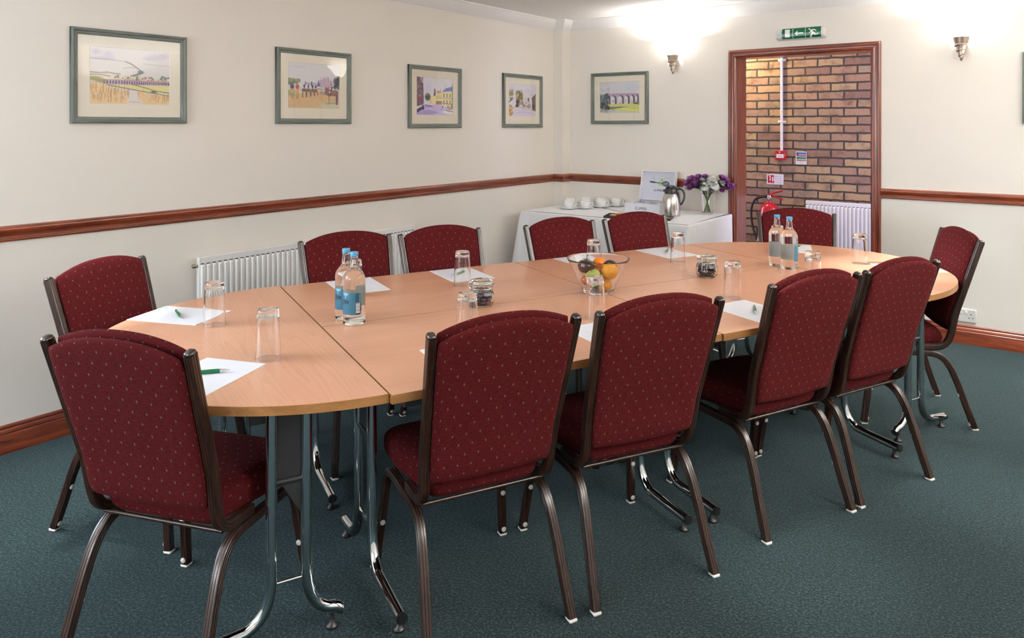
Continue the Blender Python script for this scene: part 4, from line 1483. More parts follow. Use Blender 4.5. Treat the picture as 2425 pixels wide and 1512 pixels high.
ch = make_chair()
chairs = [
    (-.886, -.5475, -2.7, 'burgundy banquet chair seen from behind, first of the four along the near table side'),
    (-.358, -.585, -4.5, 'burgundy banquet chair seen from behind, second of the four along the near table side'),
    (.356, -.558, -.9, 'burgundy banquet chair seen from behind, third of the four along the near table side'),
    (.849, -.557, .3, 'burgundy banquet chair seen from behind, fourth and farthest along the near table side'),
    (-1.641, -.316, -44.6, 'burgundy banquet chair nearest the camera, seen from behind at the near half round table'),
    (-1.696, .438, -133.7, 'burgundy banquet chair at the near half round table, standing close to the left wall skirting'),
    (-.848, .590, 183.4, 'burgundy banquet chair in front of the wall radiator, behind the two labelled bottles'),
    (-.364, .572, 182.3, 'burgundy banquet chair in front of the far end of the wall radiator'),
    (.343, .5485, 180.8, 'burgundy banquet chair in front of the tea table, below the teacups'),
    (.866, .5475, 179.7, 'burgundy banquet chair in front of the tea table, below the tea box and flask'),
    (1.678, .300, 137.5, 'burgundy banquet chair at the far half round table, in front of the open doorway'),
    (1.663, -.296, 51.3, 'brightly lit burgundy banquet chair at the far half round table beside the wall socket'),
]
for k, (u, v, a, lb) in enumerate(chairs):
    rz = TH + math.radians(a)
    if k == 0:
        ch.location, ch.rotation_euler, ch['label'], ch['group'] = T(u, v), (0, 0, rz), lb, 'burgundy banquet chairs round the tables'
    else:
        dup(ch, T(u, v), rz, lb)

# ------------------------------------------------------------------ note paper and pens
pp = Paint(64, 90, (232, 234, 240), aspect=.21 / .297)
for q in ((.08, .955), (.12, .945), (.17, .952), (.22, .958), (.27, .95)):
    pp.blob(q[0], q[1], .035, .014, [(72, 130, 70), (110, 160, 96), (60, 110, 64)][int(q[0] * 100) % 3], .9, .6)
for k in range(3):
    pp.line([(.55, .94 + .018 * k), (.92, .94 + .018 * k)], .004, (190, 194, 200), .8)
pad = thing('notepaper', '', 'paper', group='white notepaper at each seat')
MB().box((-.105, -.1485, 0), (.105, .1485, .0014)).build('sheets', MT['paper'], pad, smooth=False)
pp.mesh('top_sheet', lambda x, y: (-.105 + .21 * x, .1485 - .297 * y, .0016), MT['printed'], pad)
papers = [
    (-1.633, .4265, -132.8, 'white notepaper with a green leaf mark, by the chair near the left wall skirting'),
    (-1.628, -.348, -44.6, 'white notepaper with a long green pen, half hidden by the nearest chair'),
    (-.893, .600, 180, 'white notepaper behind the two labelled water bottles'),
    (-.378, .598, 180, 'white notepaper behind the jar of reddish sweets'),
    (.340, .592, 180, 'white notepaper partly behind the glass fruit bowl'),
    (.892, .588, 180, 'white notepaper on the far side in front of the chair below the tea box'),
    (-.886, -.5625, 0, 'white notepaper almost hidden behind the first chair of the near side'),
    (-.348, -.567, 0, 'white notepaper seen between the first and second chairs of the near side'),
    (.330, -.580, 0, 'white notepaper with a green pen between the second and third chairs of the near side'),
    (.848, -.570, 0, 'white notepaper seen as a slit between the third and fourth chairs of the near side'),
    (1.642, .345, 132, 'white notepaper in front of the doorway chair, right of the unlabelled looking bottles'),
    (1.675, -.336, 55, 'white notepaper in front of the brightly lit far end chair'),
]
for k, (u, v, a, lb) in enumerate(papers):
    rz = TH + math.radians(a)
    if k == 0:
        pad.location, pad.rotation_euler, pad['label'] = T(u, v, TOP), (0, 0, rz), lb
    else:
        dup(pad, T(u, v, TOP), rz, lb)
pen = thing('ballpoint_pen', '', 'pen', group='green ballpoint pens on the notepaper')
MB().lathe([(0, -.048), (.0040, -.048), (.0048, -.044), (.0055, -.01), (.0060, .02), (.0056, .042), (0, .042)], 16, axis='X').build('barrel', MT['green_plastic'], pen, loc=(0, 0, .0063))
MB().lathe([(.0054, .042), (.0042, .054), (.0022, .064), (.0012, .066), (.0008, .071), (0, .071)], 16, axis='X').build('tip', MT['chrome'], pen, loc=(0, 0, .0063))
MB().lathe([(0, -.070), (.0022, -.070), (.0026, -.060), (.0052, -.058), (.0056, -.048), (0, -.048)], 16, axis='X').build('push_button', MT['chrome'], pen, loc=(0, 0, .0063))
MB().box((-.056, -.0018, .0110), (-.018, .0018, .0130), .0006).build('pocket_clip', MT['chrome'], pen)
pens = [((-1.645, .492), (-1.633, .345), 'green pen on the notepaper by the chair near the left wall skirting'),
        ((-1.69, -.309), (-1.554, -.343), 'green pen on the notepaper half hidden by the nearest chair'),
        ((-.335, .64), (-.44, .573), 'green pen seen through the upturned glass behind the jar of reddish sweets'),
        ((.958, .645), (.839, .538), 'green pen on the notepaper before the chair below the tea box'),
        ((.386, -.528), (.277, -.637), 'green pen on the notepaper between the second and third near side chairs'),
        ((1.60, .336), (1.729, .357), 'green pen on the notepaper right of the pair of far bottles')]
for k, (a, b, lb) in enumerate(pens):
    c = T((a[0] + b[0]) / 2, (a[1] + b[1]) / 2, TOP + .0018)
    rz = TH + math.atan2(b[1] - a[1], b[0] - a[0])
    if k == 0:
        pen.location, pen.rotation_euler, pen['label'] = c, (0, 0, rz), lb
    else:
        dup(pen, c, rz, lb)

# ------------------------------------------------------------------ upturned tumblers
tumb = [(0, .155), (.0285, .155), (.0312, .1535), (.0322, .150), (.0328, .140), (.0345, .110), (.0372, .055), (.0394, .002), (.0390, 0), (.0374, 0), (.0370, .002), (.0350, .055), (.0322, .110), (.0302, .1290), (.0280, .1335), (.0200, .1355), (0, .1360)]
gl = tag(MB().lathe(tumb, 48, dense=.012).build('tumbler', MT['glass'], angle=50), '', 'glass', 'upturned glass tumblers')
glasses = [
    (-1.534, .222, 'upturned tumbler standing on the edge of the notepaper near the left wall skirting'),
    (-1.433, -.263, 'upturned tumbler by the corner of the notepaper with the long green pen'),
    (-.473, .383, 'upturned tumbler with notepaper and a green pen showing through, behind the reddish sweets'),
    (-.798, -.363, 'upturned tumbler in front of the jar of reddish sweets, above the first near chair'),
    (-.264, -.357, 'upturned tumbler standing in front of the fruit bowl'),
    (.235, .364, 'upturned tumbler behind the fruit bowl'),
    (.760, .342, 'upturned tumbler on the corner of the notepaper before the chair below the tea box'),
    (.417, -.383, 'upturned tumbler right of the jar of dark purple sweets'),
    (.907, -.385, 'upturned tumbler right of the far bottles, half hidden by the third near chair'),
    (1.573, -.143, 'upturned tumbler nearest the brightly lit far end chair'),
    (-.963, .414, 'upturned tumbler mostly hidden behind the two labelled bottles'),
    (1.443, .282, 'upturned tumbler mostly hidden behind the far pair of bottles'),
]
for k, (u, v, lb) in enumerate(glasses):
    if k == 0:
        gl.location, gl['label'] = T(u, v, TOP + .0016), lb
    else:
        dup(gl, T(u, v, TOP + (.0002 if k not in (6,) else .0016)), 0, lb)

# ------------------------------------------------------------------ water bottles
bo = thing('water_bottle', '', 'bottle', group='glass water bottles')
prof = [(0, .004), (.025, .003), (.034, 0), (.0375, .0008), (.0400, .004), (.0405, .010), (.0405, .158), (.0400, .168), (.0375, .178), (.0315, .1875), (.0240, .1950), (.0190, .2015), (.0168, .210), (.0138, .236), (.0134, .246), (0, .246)]
cav = [(0, .240), (.0110, .240), (.0118, .232), (.0145, .210), (.0150, .2075), (0, .2075)]
mb = MB().lathe(prof, 48, dense=.012)
mb.lathe(cav, 32)
mb.build('glass_body', MT['water'], bo, angle=50, recalc=False)
m = MB().lathe([(0, .2462), (.0142, .2462), (.0148, .2475), (.0146, .2520), (.0150, .2535), (.0148, .2595), (.0138, .2612), (0, .2614)], 40)
m.build('cap', MT['blue_cap'], bo)
lp = Paint(200, 66, (56, 104, 126), aspect=.163 / .078)
lp.rect(.875, 0, 1, 1, (36, 72, 88))
lp.rect(.955, .02, .995, .42, (58, 120, 128))
lp.poly([(.55, 0), (.72, 0), (.70, .10), (.635, .15), (.57, .10)], (104, 168, 194))
lp.blob(.635, .20, .02, .04, (180, 206, 212), .8)
lp.text('HILDON', .385, .34, .052, .155, (16, 26, 44), .030, .16)
lp.line([(.50, .57), (.66, .57)], .014, (40, 60, 84), .8)
for k in range(4):
    lp.line([(.45, .68 + .07 * k), (.70, .68 + .07 * k)], .01, (66, 112, 136), .6)
lp.rect(.885, .46, .975, .92, (206, 206, 206))
for k in range(9):
    lp.line([(.892, .49 + .047 * k), (.968, .49 + .047 * k)], .014 if k % 3 else .024, (40, 50, 60))
ARC = math.radians(230)
lp.mesh('paper_label', lambda x, y: (.04075 * math.cos(ARC * x), .04075 * math.sin(ARC * x), .118 - .078 * y), MT['label'], bo)
bottles = [(-1.083, .001, -196, 'blue labelled water bottle standing in front of its twin near the radiator side'),
           (-1.089, .086, -193, 'blue labelled water bottle behind its twin, near the wall radiator'),
           (1.151, .029, 40, 'water bottle of the far pair, left and farther one with its label turned away'),
           (1.137, -.061, 34, 'water bottle of the far pair, right one showing a blue strip of label')]
for k, (u, v, off, lb) in enumerate(bottles):
    c = T(u, v, TOP + .0002)
    al = math.atan2(cam.location.y - c[1], cam.location.x - c[0])
    rz = al + math.radians(off)
    if k == 0:
        bo.location, bo.rotation_euler, bo['label'] = c, (0, 0, rz), lb
    else:
        dup(bo, c, rz, lb)

# ------------------------------------------------------------------ clip top jars of wrapped sweets
foil = {}
for nm, c in (('plum', (.055, .012, .055)), ('crimson', (.20, .015, .05)), ('olive', (.095, .085, .030)), ('brown', (.085, .035, .025)), ('navy', (.018, .014, .055)), ('tan', (.34, .22, .17)), ('black', (.014, .012, .022))):
    foil[nm] = plain(nm + '_sweet_wrapper', c, 0.3, coat=0.3, noise=0.25, nscale=160)


def sweet(nm, seed):
    rg = random.Random(seed)
    m = MB().sphere((0, 0, 0), .0105, 12, 8)
    m.v = [tuple(c * (1 + .16 * (rg.random() - .5)) * s for c, s in zip(p, (1.12, .92, .72))) for p in m.v]
    for s in (-1, 1):
        o = len(m.v)
        m.v += [(s * .010, 0, 0)] + [(s * (.0155 + .002 * rg.random()), .006 * math.cos(a), .006 * math.sin(a)) for a in [k * 2 * PI / 8 for k in range(8)]]
        for k in range(8):
            m.f.append((o, o + 1 + k, o + 1 + (k + 1) % 8))
            m.m.append(0)
    return m.build('wrapped_sweet', foil[nm], recalc=False, merge=False)


def jar(label, u, v, kinds, desc, rz, proto=None):
    loc = T(u, v, TOP + .0002)
    if proto is None:
        t = thing('clip_top_jar', label, 'jar', loc, rz, 'clip top jars of sweets')
        body = [(0, 0), (.036, 0), (.0430, .004), (.0492, .017), (.0518, .034), (.0505, .049), (.0460, .060), (.0437, .067), (.0437, .077), (.0457, .0785), (.0457, .0835), (.0405, .0835), (.0400, .068), (.0430, .0575), (.0473, .047), (.0488, .034), (.0464, .019), (.0405, .008), (.034, .006), (0, .006)]
        MB().lathe(body, 48, dense=.008).build('glass_body', MT['green_glass'], t, angle=50)
        MB().lathe([(0, .0872), (.0445, .0872), (.0470, .0890), (.0474, .0960), (.0450, .1015), (.0380, .1030), (.0360, .1040), (0, .1044)], 48).build('glass_lid', MT['green_glass'], t, angle=50)
        MB().lathe([(.0408, .0838), (.0462, .0838), (.0462, .0870), (.0408, .0870)], 40, closed=True).build('rubber_seal', plain('pale_rubber_seal', (.42, .36, .30), .6), t)
        ring = [(.0450 * math.cos(2 * PI * k / 40), .0450 * math.sin(2 * PI * k / 40), .0725) for k in range(40)]
        prof8 = [(.0012 * math.cos(2 * PI * k / 8), .0012 * math.sin(2 * PI * k / 8)) for k in range(8)]
        m = MB().sweep(ring, prof8, closed=True, side=(0, 0, 1))
        ring = [(.0486 * math.cos(2 * PI * k / 40), .0486 * math.sin(2 * PI * k / 40), .0935) for k in range(40)]
        m.sweep(ring, prof8, closed=True, side=(0, 0, 1))
        m.build('wire_ring', MT['chrome'], t, merge=False)
        c = MB()
        for s in (-1, 1):
            c.tube(smooth_path([(.049, s * .013, .0935), (.0525, s * .012, .080), (.0505, s * .012, .068), (.0565, s * .011, .045), (.0555, s * .010, .034)], 4), .0013, 8)
        c.tube([(.0555, -.010, .034), (.0555, .010, .034)], .0013, 8)
        c.tube([(.0455, -.014, .0725), (.0525, -.013, .078)], .0013, 8).tube([(.0455, .014, .0725), (.0525, .013, .078)], .0013, 8)
        c.tube([(-.0486, -.008, .0935), (-.052, -.008, .08), (-.0450, -.008, .0725)], .0013, 8).tube([(-.0486, .008, .0935), (-.052, .008, .08), (-.0450, .008, .0725)], .0013, 8)
        c.build('wire_clip', MT['chrome'], t, merge=False)
    else:
        t = dup(proto, loc, rz, label)
    rg = random.Random(int(u * 1000))
    protos = {}
    k = 0
    for z, R, n in ((.0150, .0265, 8), (.0150, .007, 2), (.0310, .0335, 9), (.0310, .0125, 4), (.0470, .0325, 9), (.0470, .012, 3), (.0605, .0255, 6), (.0605, .006, 2)):
        a0 = rg.random() * 6
        for i in range(n):
            a = a0 + 2 * PI * i / n
            nm = kinds[(k * 7 + i * 3 + int(rg.random() * 2)) % len(kinds)]
            p = (loc[0] + R * math.cos(a), loc[1] + R * math.sin(a), loc[2] + z)
            if nm not in protos:
                o = protos[nm] = tag(sweet(nm, len(nm)), desc[nm], 'sweet', 'wrapped sweets in the jars')
            else:
                o = protos[nm].copy()
                COL.objects.link(o)
            o.location = p
            o.rotation_euler = (rg.uniform(-.5, .5), rg.uniform(-.4, .4), a + PI / 2 + rg.uniform(-.3, .3))
            k += 1
    return t


CAMA = math.atan2(-2.7, 1.6)
d1 = {n_: n_ + ' wrapped sweet inside the clip top jar behind the first near side chair' for n_ in foil}
d2 = {n_: n_ + ' wrapped sweet inside the clip top jar right of the fruit bowl' for n_ in foil}
j1 = jar('clip top glass jar of reddish brown sweets right of the labelled bottles', -.559, .011, ['plum', 'crimson', 'olive', 'brown', 'plum', 'brown', 'crimson'], d1, CAMA - 1.25)
jar('clip top glass jar of dark purple sweets right of the fruit bowl', .628, -.011, ['navy', 'black', 'plum', 'tan', 'navy', 'black'], d2, CAMA - .35, j1)

# ------------------------------------------------------------------ fruit bowl
BC = T(-.011, -.020, TOP + .0002)
fb = [(0, 0), (.062, 0), (.0655, .003), (.0690, .010), (.1355, .1465), (.1345, .1482), (.1325, .1470), (.0665, .014), (.060, .0095), (0, .0090)]
tag(MB().lathe(fb, 64, dense=.008).build('glass_fruit_bowl', MT['glass'], angle=40, loc=BC), 'flared clear glass bowl of mixed fruit in the middle of the table', 'bowl')
fw = (Vector((BC[0], BC[1], 0)) - Vector((cam.location.x, cam.location.y, 0))).normalized()
rg_ = Vector((fw.y, -fw.x, 0))


def apple_prof(r):
    out = []
    for k in range(21):
        a = -PI / 2 + PI * k / 20
        rr = r * math.cos(a) * (1 + .05 * math.sin(a))
        z = r * .92 * math.sin(a)
        q = abs(math.sin(a)) ** 6
        z -= math.copysign(r * .24 * q, a)
        out.append((max(rr, 0), z))
    return out


def fruit(name, label, x, d, z, r, mat, stalk=True, tilt=(0, 0), kind='apple', calyx=False):
    c = Vector(BC) + rg_ * x + fw * d + Vector((0, 0, z))
    t = thing(name, label, 'fruit', c)
    t.rotation_euler = (tilt[0], tilt[1], CAMA)
    if kind == 'apple':
        MB().lathe(apple_prof(r), 28).build('flesh', mat, t, angle=80)
        top = r * .68
    elif kind == 'round':
        MB().sphere((0, 0, 0), r, 28, 18, squash=(1, 1, .95)).build('flesh', mat, t, angle=80)
        top = r * .93
    else:
        pr = []
        for k in range(25):
            q = k / 24
            a = -PI / 2 + PI * q
            rr = r * math.cos(a) * (1 - .30 * max(0, math.sin(a)) ** 1.2)
            pr.append((max(rr, 0), r * math.sin(a) * (1.0 if a < 0 else 1.55)))
        MB().lathe(pr, 28).build('flesh', mat, t, angle=80)
        top = r * 1.5
    if stalk:
        MB().tube(smooth_path([(0, 0, top - .004), (.001, 0, top + .006), (.004, .001, top + .014)], 3), .0013, 7).build('stalk', MT['stem'], t)
    if calyx:
        m = MB()
        for k in range(5):
            a = 2 * PI * k / 5
            m.tube(smooth_path([(0, 0, top), (.008 * math.cos(a), .008 * math.sin(a), top + .006), (.017 * math.cos(a), .017 * math.sin(a), top + .010)], 3), .0013, 6, scale=[1, 1.1, 1.1, 1, .8, .6, .3])
        m.build('calyx', MT['stem'], t, merge=False)
    return t


fruit('plum', 'dark glossy plum with leafy stalk at the back left of the fruit bowl', -.052, .022, .106, .0375, MT['plum'], calyx=True)
fruit('mandarin', 'small bright orange mandarin at the back of the fruit bowl', .006, .062, .112, .0295, MT['orange'], False, kind='round')
fruit('plum', 'dark plum peeping out behind the golden orange', .052, .046, .104, .0300, MT['plum'], False, kind='round')
fruit('orange', 'large golden orange at the upper right front of the fruit bowl', .050, -.026, .096, .0360, MT['yellow_fruit'], False, kind='round')
fruit('apple', 'green apple in the middle front of the fruit bowl', -.021, -.051, .078, .0330, MT['green_apple'], True, tilt=(.35, .2))
fruit('apple', 'red apple half hidden behind the green apple', .000, .004, .086, .0200, MT['red_apple'], False)
fruit('apple', 'red apple low at the left of the fruit bowl', -.049, -.010, .052, .0255, MT['red_apple'], False)
fruit('pear', 'yellow pear low at the right of the fruit bowl', .036, -.026, .038, .0225, MT['yellow_fruit'], True, tilt=(0, -.5), kind='pear')
fruit('avocado', 'dark green avocado at the bottom of the fruit bowl, left behind the tumbler', -.016, -.040, .0290, .0175, MT['dark_pear'], False, kind='round')
fruit('avocado', 'dark green avocado at the bottom back of the fruit bowl', .014, .032, .0370, .0260, MT['dark_pear'], False, kind='round')
fruit('avocado', 'dark green avocado at the left back of the fruit bowl', -.036, .036, .0450, .0230, MT['dark_pear'], False, kind='round')

# ------------------------------------------------------------------ tea table under a white cloth
X0, X1, Y0, Y1, ZT = .178, 1.632, -.866, -.030, .742


def tea_cloth():
    m = MB()
    per = []

    def side(p, q, n):
        for k in range(n):
            per.append((p[0] + (q[0] - p[0]) * k / n, p[1] + (q[1] - p[1]) * k / n))
    side((X0, Y0), (X1, Y0), 110)
    side((X1, Y0), (X1, Y1), 60)
    side((X1, Y1), (X0, Y1), 40)
    side((X0, Y1), (X0, Y0), 60)
    n = len(per)
    corners = [0, 110, 170, 210]
    rows = [(-.03, 0), (-.010, 0), (-.003, .0006), (.001, .002), (.004, .0055), (.0058, .011)] + [(.0065 + .045 * (k / 16) ** 1.2, .011 + .715 * k / 16) for k in range(1, 17)]
    vs = []
    for off, drop in rows:
        for i, (x, y) in enumerate(per):
            pr, nx = Vector(per[i - 1]), Vector(per[(i + 1) % n])
            t = (nx - pr).normalized()
            nr = Vector((t.y, -t.x))
            q = max(0.0, drop) / .72
            dc = min(min(abs(i - c), n - abs(i - c)) for c in corners)
            w = math.exp(-(dc / 5.0) ** 2)
            wave = .012 * q * math.sin(i * .31 + 1.7 * math.sin(i * .05)) + .006 * q * math.sin(i * .83)
            o = off + wave + w * .075 * q ** .8 - (.02 * q if 4 < dc < 11 else 0)
            if y > Y1 - .002:
                o = min(o, .004)
            if off < .006:
                o = off
            if x > X1 - .002 or (y > Y1 - .06 and x > X0 + .1):
                o = min(o, .008 + .012 * q)
            px, py = x + nr.x * o, y + nr.y * o
            if py > -.024:
                py = -.024
            z = ZT + .003 - drop
            vs.append(Vector((px, py, max(.012, z))))
    fs = []
    for r in range(len(rows) - 1):
        for i in range(n):
            j = (i + 1) % n
            fs.append((r * n + i, r * n + j, (r + 1) * n + j, (r + 1) * n + i))
    fs.append(tuple(range(n)))
    m.add(vs, fs)
    o = m.build('tablecloth', MT['cloth'], angle=60)
    tag(o, 'long white tablecloth draped over the tea table against the back wall', 'tablecloth')


tea_cloth()
ZC = ZT + .0032
cup = thing('teacup', '', 'cup', group='white teacups on the tea table')
MB().lathe([(0, .003), (.020, .003), (.021, 0), (.023, 0), (.024, .004), (.034, .014), (.0405, .032), (.0430, .056), (.0425, .058), (.0412, .056), (.0388, .033), (.0325, .017), (.022, .008), (0, .007)], 36).build('bowl', MT['china'], cup, angle=60)
MB().tube(smooth_path([(.0405, 0, .047), (.054, 0, .050), (.064, 0, .041), (.061, 0, .026), (.048, 0, .018), (.037, 0, .018)], 4), .0038, 10).build('handle', MT['china'], cup)
sau = tag(MB().lathe([(0, .002), (.022, .002), (.023, 0), (.030, 0), (.040, .0035), (.062, .010), (.0730, .0150), (.0735, .0165), (.0715, .0165), (.060, .0125), (.040, .0062), (.028, .0050), (0, .0045)], 40).build('saucer', MT['china'], angle=60), '', 'saucer', 'white saucers on the tea table')
cups = [(.428, -.540, 'first', 'front'), (.523, -.429, 'second', 'front'), (.582, -.266, 'third', 'front'), (.641, -.110, 'fourth', 'front'),
        (.354, -.413, 'first', 'middle'), (.449, -.302, 'second', 'middle'), (.508, -.139, 'third', 'middle'),
        (.280, -.286, 'first', 'rear'), (.375, -.175, 'second', 'rear')]
for k, (x, y, a, r) in enumerate(cups):
    lb = 'white teacup on its saucer, %s from the table\'s left end in the %s row' % (a, r)
    ls = 'white saucer under the %s teacup from the left in the %s row' % (a, r)
    if k == 0:
        cup.location, cup['label'], cup.rotation_euler = (x, y, ZC + .0047), lb, (0, 0, .75)
        sau.location, sau['label'] = (x, y, ZC), ls
    else:
        dup(cup, (x, y, ZC + .0047), .75 + .2 * math.sin(k * 3), lb)
        dup(sau, (x, y, ZC), 0, ls)

# tea chest with its lid propped open
bx = thing('tea_box', 'open white box of tea with lettering on its lid and front, on the tea table', 'tea box', (.870, -.385, ZC))
W_, D_, H_ = .313, .280, .072
white = plain('white_lacquered_box', (.78, .78, .82), .35, noise=.01)
m = MB()
for lo, hi in (((0, 0, 0), (W_, D_, .006)), ((0, 0, .006), (W_, .008, H_)), ((0, D_ - .008, .006), (W_, D_, H_)), ((0, .008, .006), (.008, D_ - .008, H_)), ((W_ - .008, .008, .006), (W_, D_ - .008, H_)), ((.008, D_ / 2 - .002, .006), (W_ - .008, D_ / 2 + .002, H_ - .006)), ((W_ / 3 - .002, .008, .006), (W_ / 3 + .002, D_ - .008, H_ - .006)), ((2 * W_ / 3 - .002, .008, .006), (2 * W_ / 3 + .002, D_ - .008, H_ - .006))):
    m.box(lo, hi)
m.build('tray_base', white, bx, smooth=False, merge=False)
p = Paint(128, 30, (218, 220, 228), aspect=W_ / H_)
p.text('CLIPPER', .31, .42, .042, .27, (60, 64, 76), .040, .16)
p.mesh('front_print', lambda x, y: (W_ * x, -.0004, H_ * (1 - y)), MT['printed'], bx)
lid_len, ln = .252, math.radians(14)
LM = Matrix.Translation((0, D_ - .004, H_)) @ Matrix.Rotation(-ln, 4, 'X')
lm = MB()
for lo, hi in (((0, 0, 0), (W_, .006, lid_len)), ((0, -.030, 0), (.009, 0, lid_len)), ((W_ - .009, -.030, 0), (W_, 0, lid_len)), ((.009, -.030, lid_len - .009), (W_ - .009, 0, lid_len)), ((.009, -.030, 0), (W_ - .009, 0, .009))):
    lm.box(lo, hi, M=LM)
lm.build('lid', white, bx, smooth=False, merge=False)
p = Paint(128, 108, (206, 210, 224), aspect=W_ / lid_len)
p.text('CLIPPER', .36, .625, .035, .066, (60, 64, 78), .0105, .16)
p.line([(.23, .36), (.36, .375)], .055, (44, 54, 60))
p.line([(.25, .36), (.36, .375), (.58, .395)], .028, (44, 54, 60))
p.blob(.70, .41, .12, .10, (44, 50, 56), 1, .15)
p.blob(.70, .41, .09, .068, (120, 130, 144), 1, .3)
p.dabs(14, (.64, .38, .76, .44), .018, [(160, 168, 180), (90, 100, 116), (190, 196, 206)], .8)
for c in ((.57, .28, .045, .06), (.53, .36, .035, .035), (.60, .34, .04, .03), (.55, .47, .04, .035), (.50, .43, .03, .03), (.62, .46, .03, .025)):
    p.blob(*c, (150, 196, 76), .95, .4)
p.line([(.30, .22), (.34, .24), (.33, .29)], .012, (130, 140, 150))
p.line([(.62, .22), (.80, .22)], .010, (184, 188, 200), .8)
p.mesh('lid_print', lambda x, y: tuple(LM @ Vector((.009 + (W_ - .018) * x, -.0006, .009 + (lid_len - .018) * (1 - y)))), MT['printed'], bx)
sc_ = [('purple', (.17, .07, .42)), ('grey', (.30, .31, .36)), ('lime', (.52, .56, .05)), ('beige', (.50, .42, .33)), ('dark green', (.10, .13, .09)), ('pink', (.52, .20, .56))]
for k, (nm, c) in enumerate(sc_):
    cx, cy = W_ * ((k % 3) + .5) / 3, D_ * (.27 if k >= 3 else .74)
    o = MB().box((-.045, -.055, 0), (.045, .055, .050), .004).build('tea_sachets', plain(nm.replace(' ', '_') + '_tea_wrapper', c, .4, noise=.2, nscale=60))
    tag(o, '%s wrapped tea sachets in the %s row of the open tea box' % (nm, 'front' if k >= 3 else 'rear'), 'tea sachets', 'tea sachets in the box')
    o.location = (.870 + cx, -.385 + cy, ZC + .0062)

# vacuum flask
fl = thing('vacuum_flask', 'brushed steel vacuum flask with black lid and handle beside the tea box', 'flask', (1.292, -.412, ZC), math.radians(30))
MB().lathe([(0, 0), (.067, 0), (.0695, .003), (.0700, .010), (.0700, .065), (.0690, .095), (.0640, .130), (.0560, .158), (.0490, .172), (0, .172)], 48).build('steel_body', MT['steel'], fl)
MB().lathe([(.0495, .170), (.0500, .188), (.0475, .203), (.0400, .221), (.0280, .232), (.012, .237), (0, .238)], 40).build('lid', MT['black_plastic'], fl)
MB().prism([(-.040, -.016), (-.040, .016), (-.062, .006), (-.062, -.006)], .186, .203).build('spout', MT['black_plastic'], fl)
MB().tube(smooth_path([(.040, 0, .204), (.066, 0, .209), (.088, 0, .197), (.100, 0, .170), (.099, 0, .138), (.088, 0, .106), (.075, 0, .088), (.066, 0, .092), (.062, 0, .120), (.058, 0, .150), (.050, 0, .182)], 4), .0075, 10).build('handle', MT['black_plastic'], fl)
a = -1.05
MB().add([Vector((.0706 * math.cos(a + q), .0706 * math.sin(a + q), z)) for z in (.012, .048) for q in (-.11, -.04, .04, .11)], [(0, 1, 5, 4), (1, 2, 6, 5), (2, 3, 7, 6)]).build('sticker', MT['paper'], fl, recalc=False)

# slate platter with biscuits
pl = MB().box((-.25, -.10, 0), (.25, .10, .008), .002)
for lo, hi in (((-.25, -.10, .008), (.25, -.092, .016)), ((-.25, .092, .008), (.25, .10, .016)), ((-.25, -.092, .008), (-.242, .092, .016)), ((.242, -.092, .008), (.25, .092, .016))):
    pl.box(lo, hi)
plt = tag(pl.build('serving_tray', MT['slate'], smooth=False, merge=False), 'black oblong tray of biscuits on the tea table, mostly behind a chair back', 'tray')
PX, PY, PR = 1.157, -.690, .30
plt.location, plt.rotation_euler = (PX, PY, ZC), (0, 0, PR)
rgb = random.Random(3)
bm_ = None
for k, (x, y, z) in enumerate(((-.19, .0, 0), (-.12, .035, 0), (-.11, -.035, 0), (-.145, .0, .011), (-.03, .02, 0), (.05, -.02, 0), (.12, .03, 0), (.19, -.01, 0))):
    if bm_ is None:
        q = MB().lathe([(0, 0), (.029, 0), (.033, .003), (.033, .007), (.028, .0105), (.014, .012), (0, .012)], 20)
        q.v = [(a_ * (1 + .06 * rgb.random()), b_ * (1 + .06 * rgb.random()), c_) for a_, b_, c_ in q.v]
        bm_ = o = tag(q.build('biscuit', MT['biscuit']), 'golden biscuit lying on the black tray behind a chair back', 'biscuit', 'biscuits on the black tray')
    else:
        o = bm_.copy()
        COL.objects.link(o)
    o.location = (PX + x * math.cos(PR) - y * math.sin(PR), PY + x * math.sin(PR) + y * math.cos(PR), ZC + .0082 + z)
    o.rotation_euler = (0, 0, k * 1.3)

# vase of flowers
VX, VY = 1.480, -.153
va = tag(MB().lathe([(0, 0), (.040, 0), (.0425, .003), (.0450, .02), (.0520, .10), (.0590, .198), (.0580, .200), (.0565, .198), (.0495, .10), (.0425, .022), (.036, .014), (0, .013)], 48, dense=.012).build('glass_vase', MT['glass'], angle=50), 'clear flared glass vase of flowers at the right end of the tea table', 'vase')
va.location = (VX, VY, ZC)
vf = (Vector((VX, VY, 0)) - Vector((cam.location.x, cam.location.y, 0))).normalized()
vr = Vector((vf.y, -vf.x, 0))


def petal_ring(m, n, r0, r1, z0, z1, w, ph, curl=.0):
    for k in range(n):
        a = ph + 2 * PI * k / n
        c, s = math.cos(a), math.sin(a)
        rows = []
        for q, ww in ((0, .35), (.35, .9), (.75, 1.0), (1.0, .35)):
            r = r0 + (r1 - r0) * q
            z = z0 + (z1 - z0) * q + curl * q * q
            for e in (-1, 0, 1):
                t = e * w * ww
                rows.append(Vector((r * c - t * s, r * s + t * c, z + (.0 if e else -.0012))))
        fs = [(3 * i + j, 3 * i + j + 1, 3 * i + 4 + j, 3 * i + 3 + j) for i in range(3) for j in range(2)]
        m.add(rows, fs)


def mum(seed):
    m = MB()
    for i in range(8):
        q = i / 7
        petal_ring(m, int(20 - 10 * q), .05 * (1 - q), 1.0 * (1 - .82 * q), .0 + .45 * q, -.12 + .95 * q, .10, i * .37 + seed, curl=.16 * q)
    return m


def daisy(seed):
    m = MB()
    for i in range(3):
        petal_ring(m, 16 - i, .10, 1.0 - .2 * i, .05 + .05 * i, .16 + .22 * i, .12, i * .2 + seed, curl=.10)
    return m


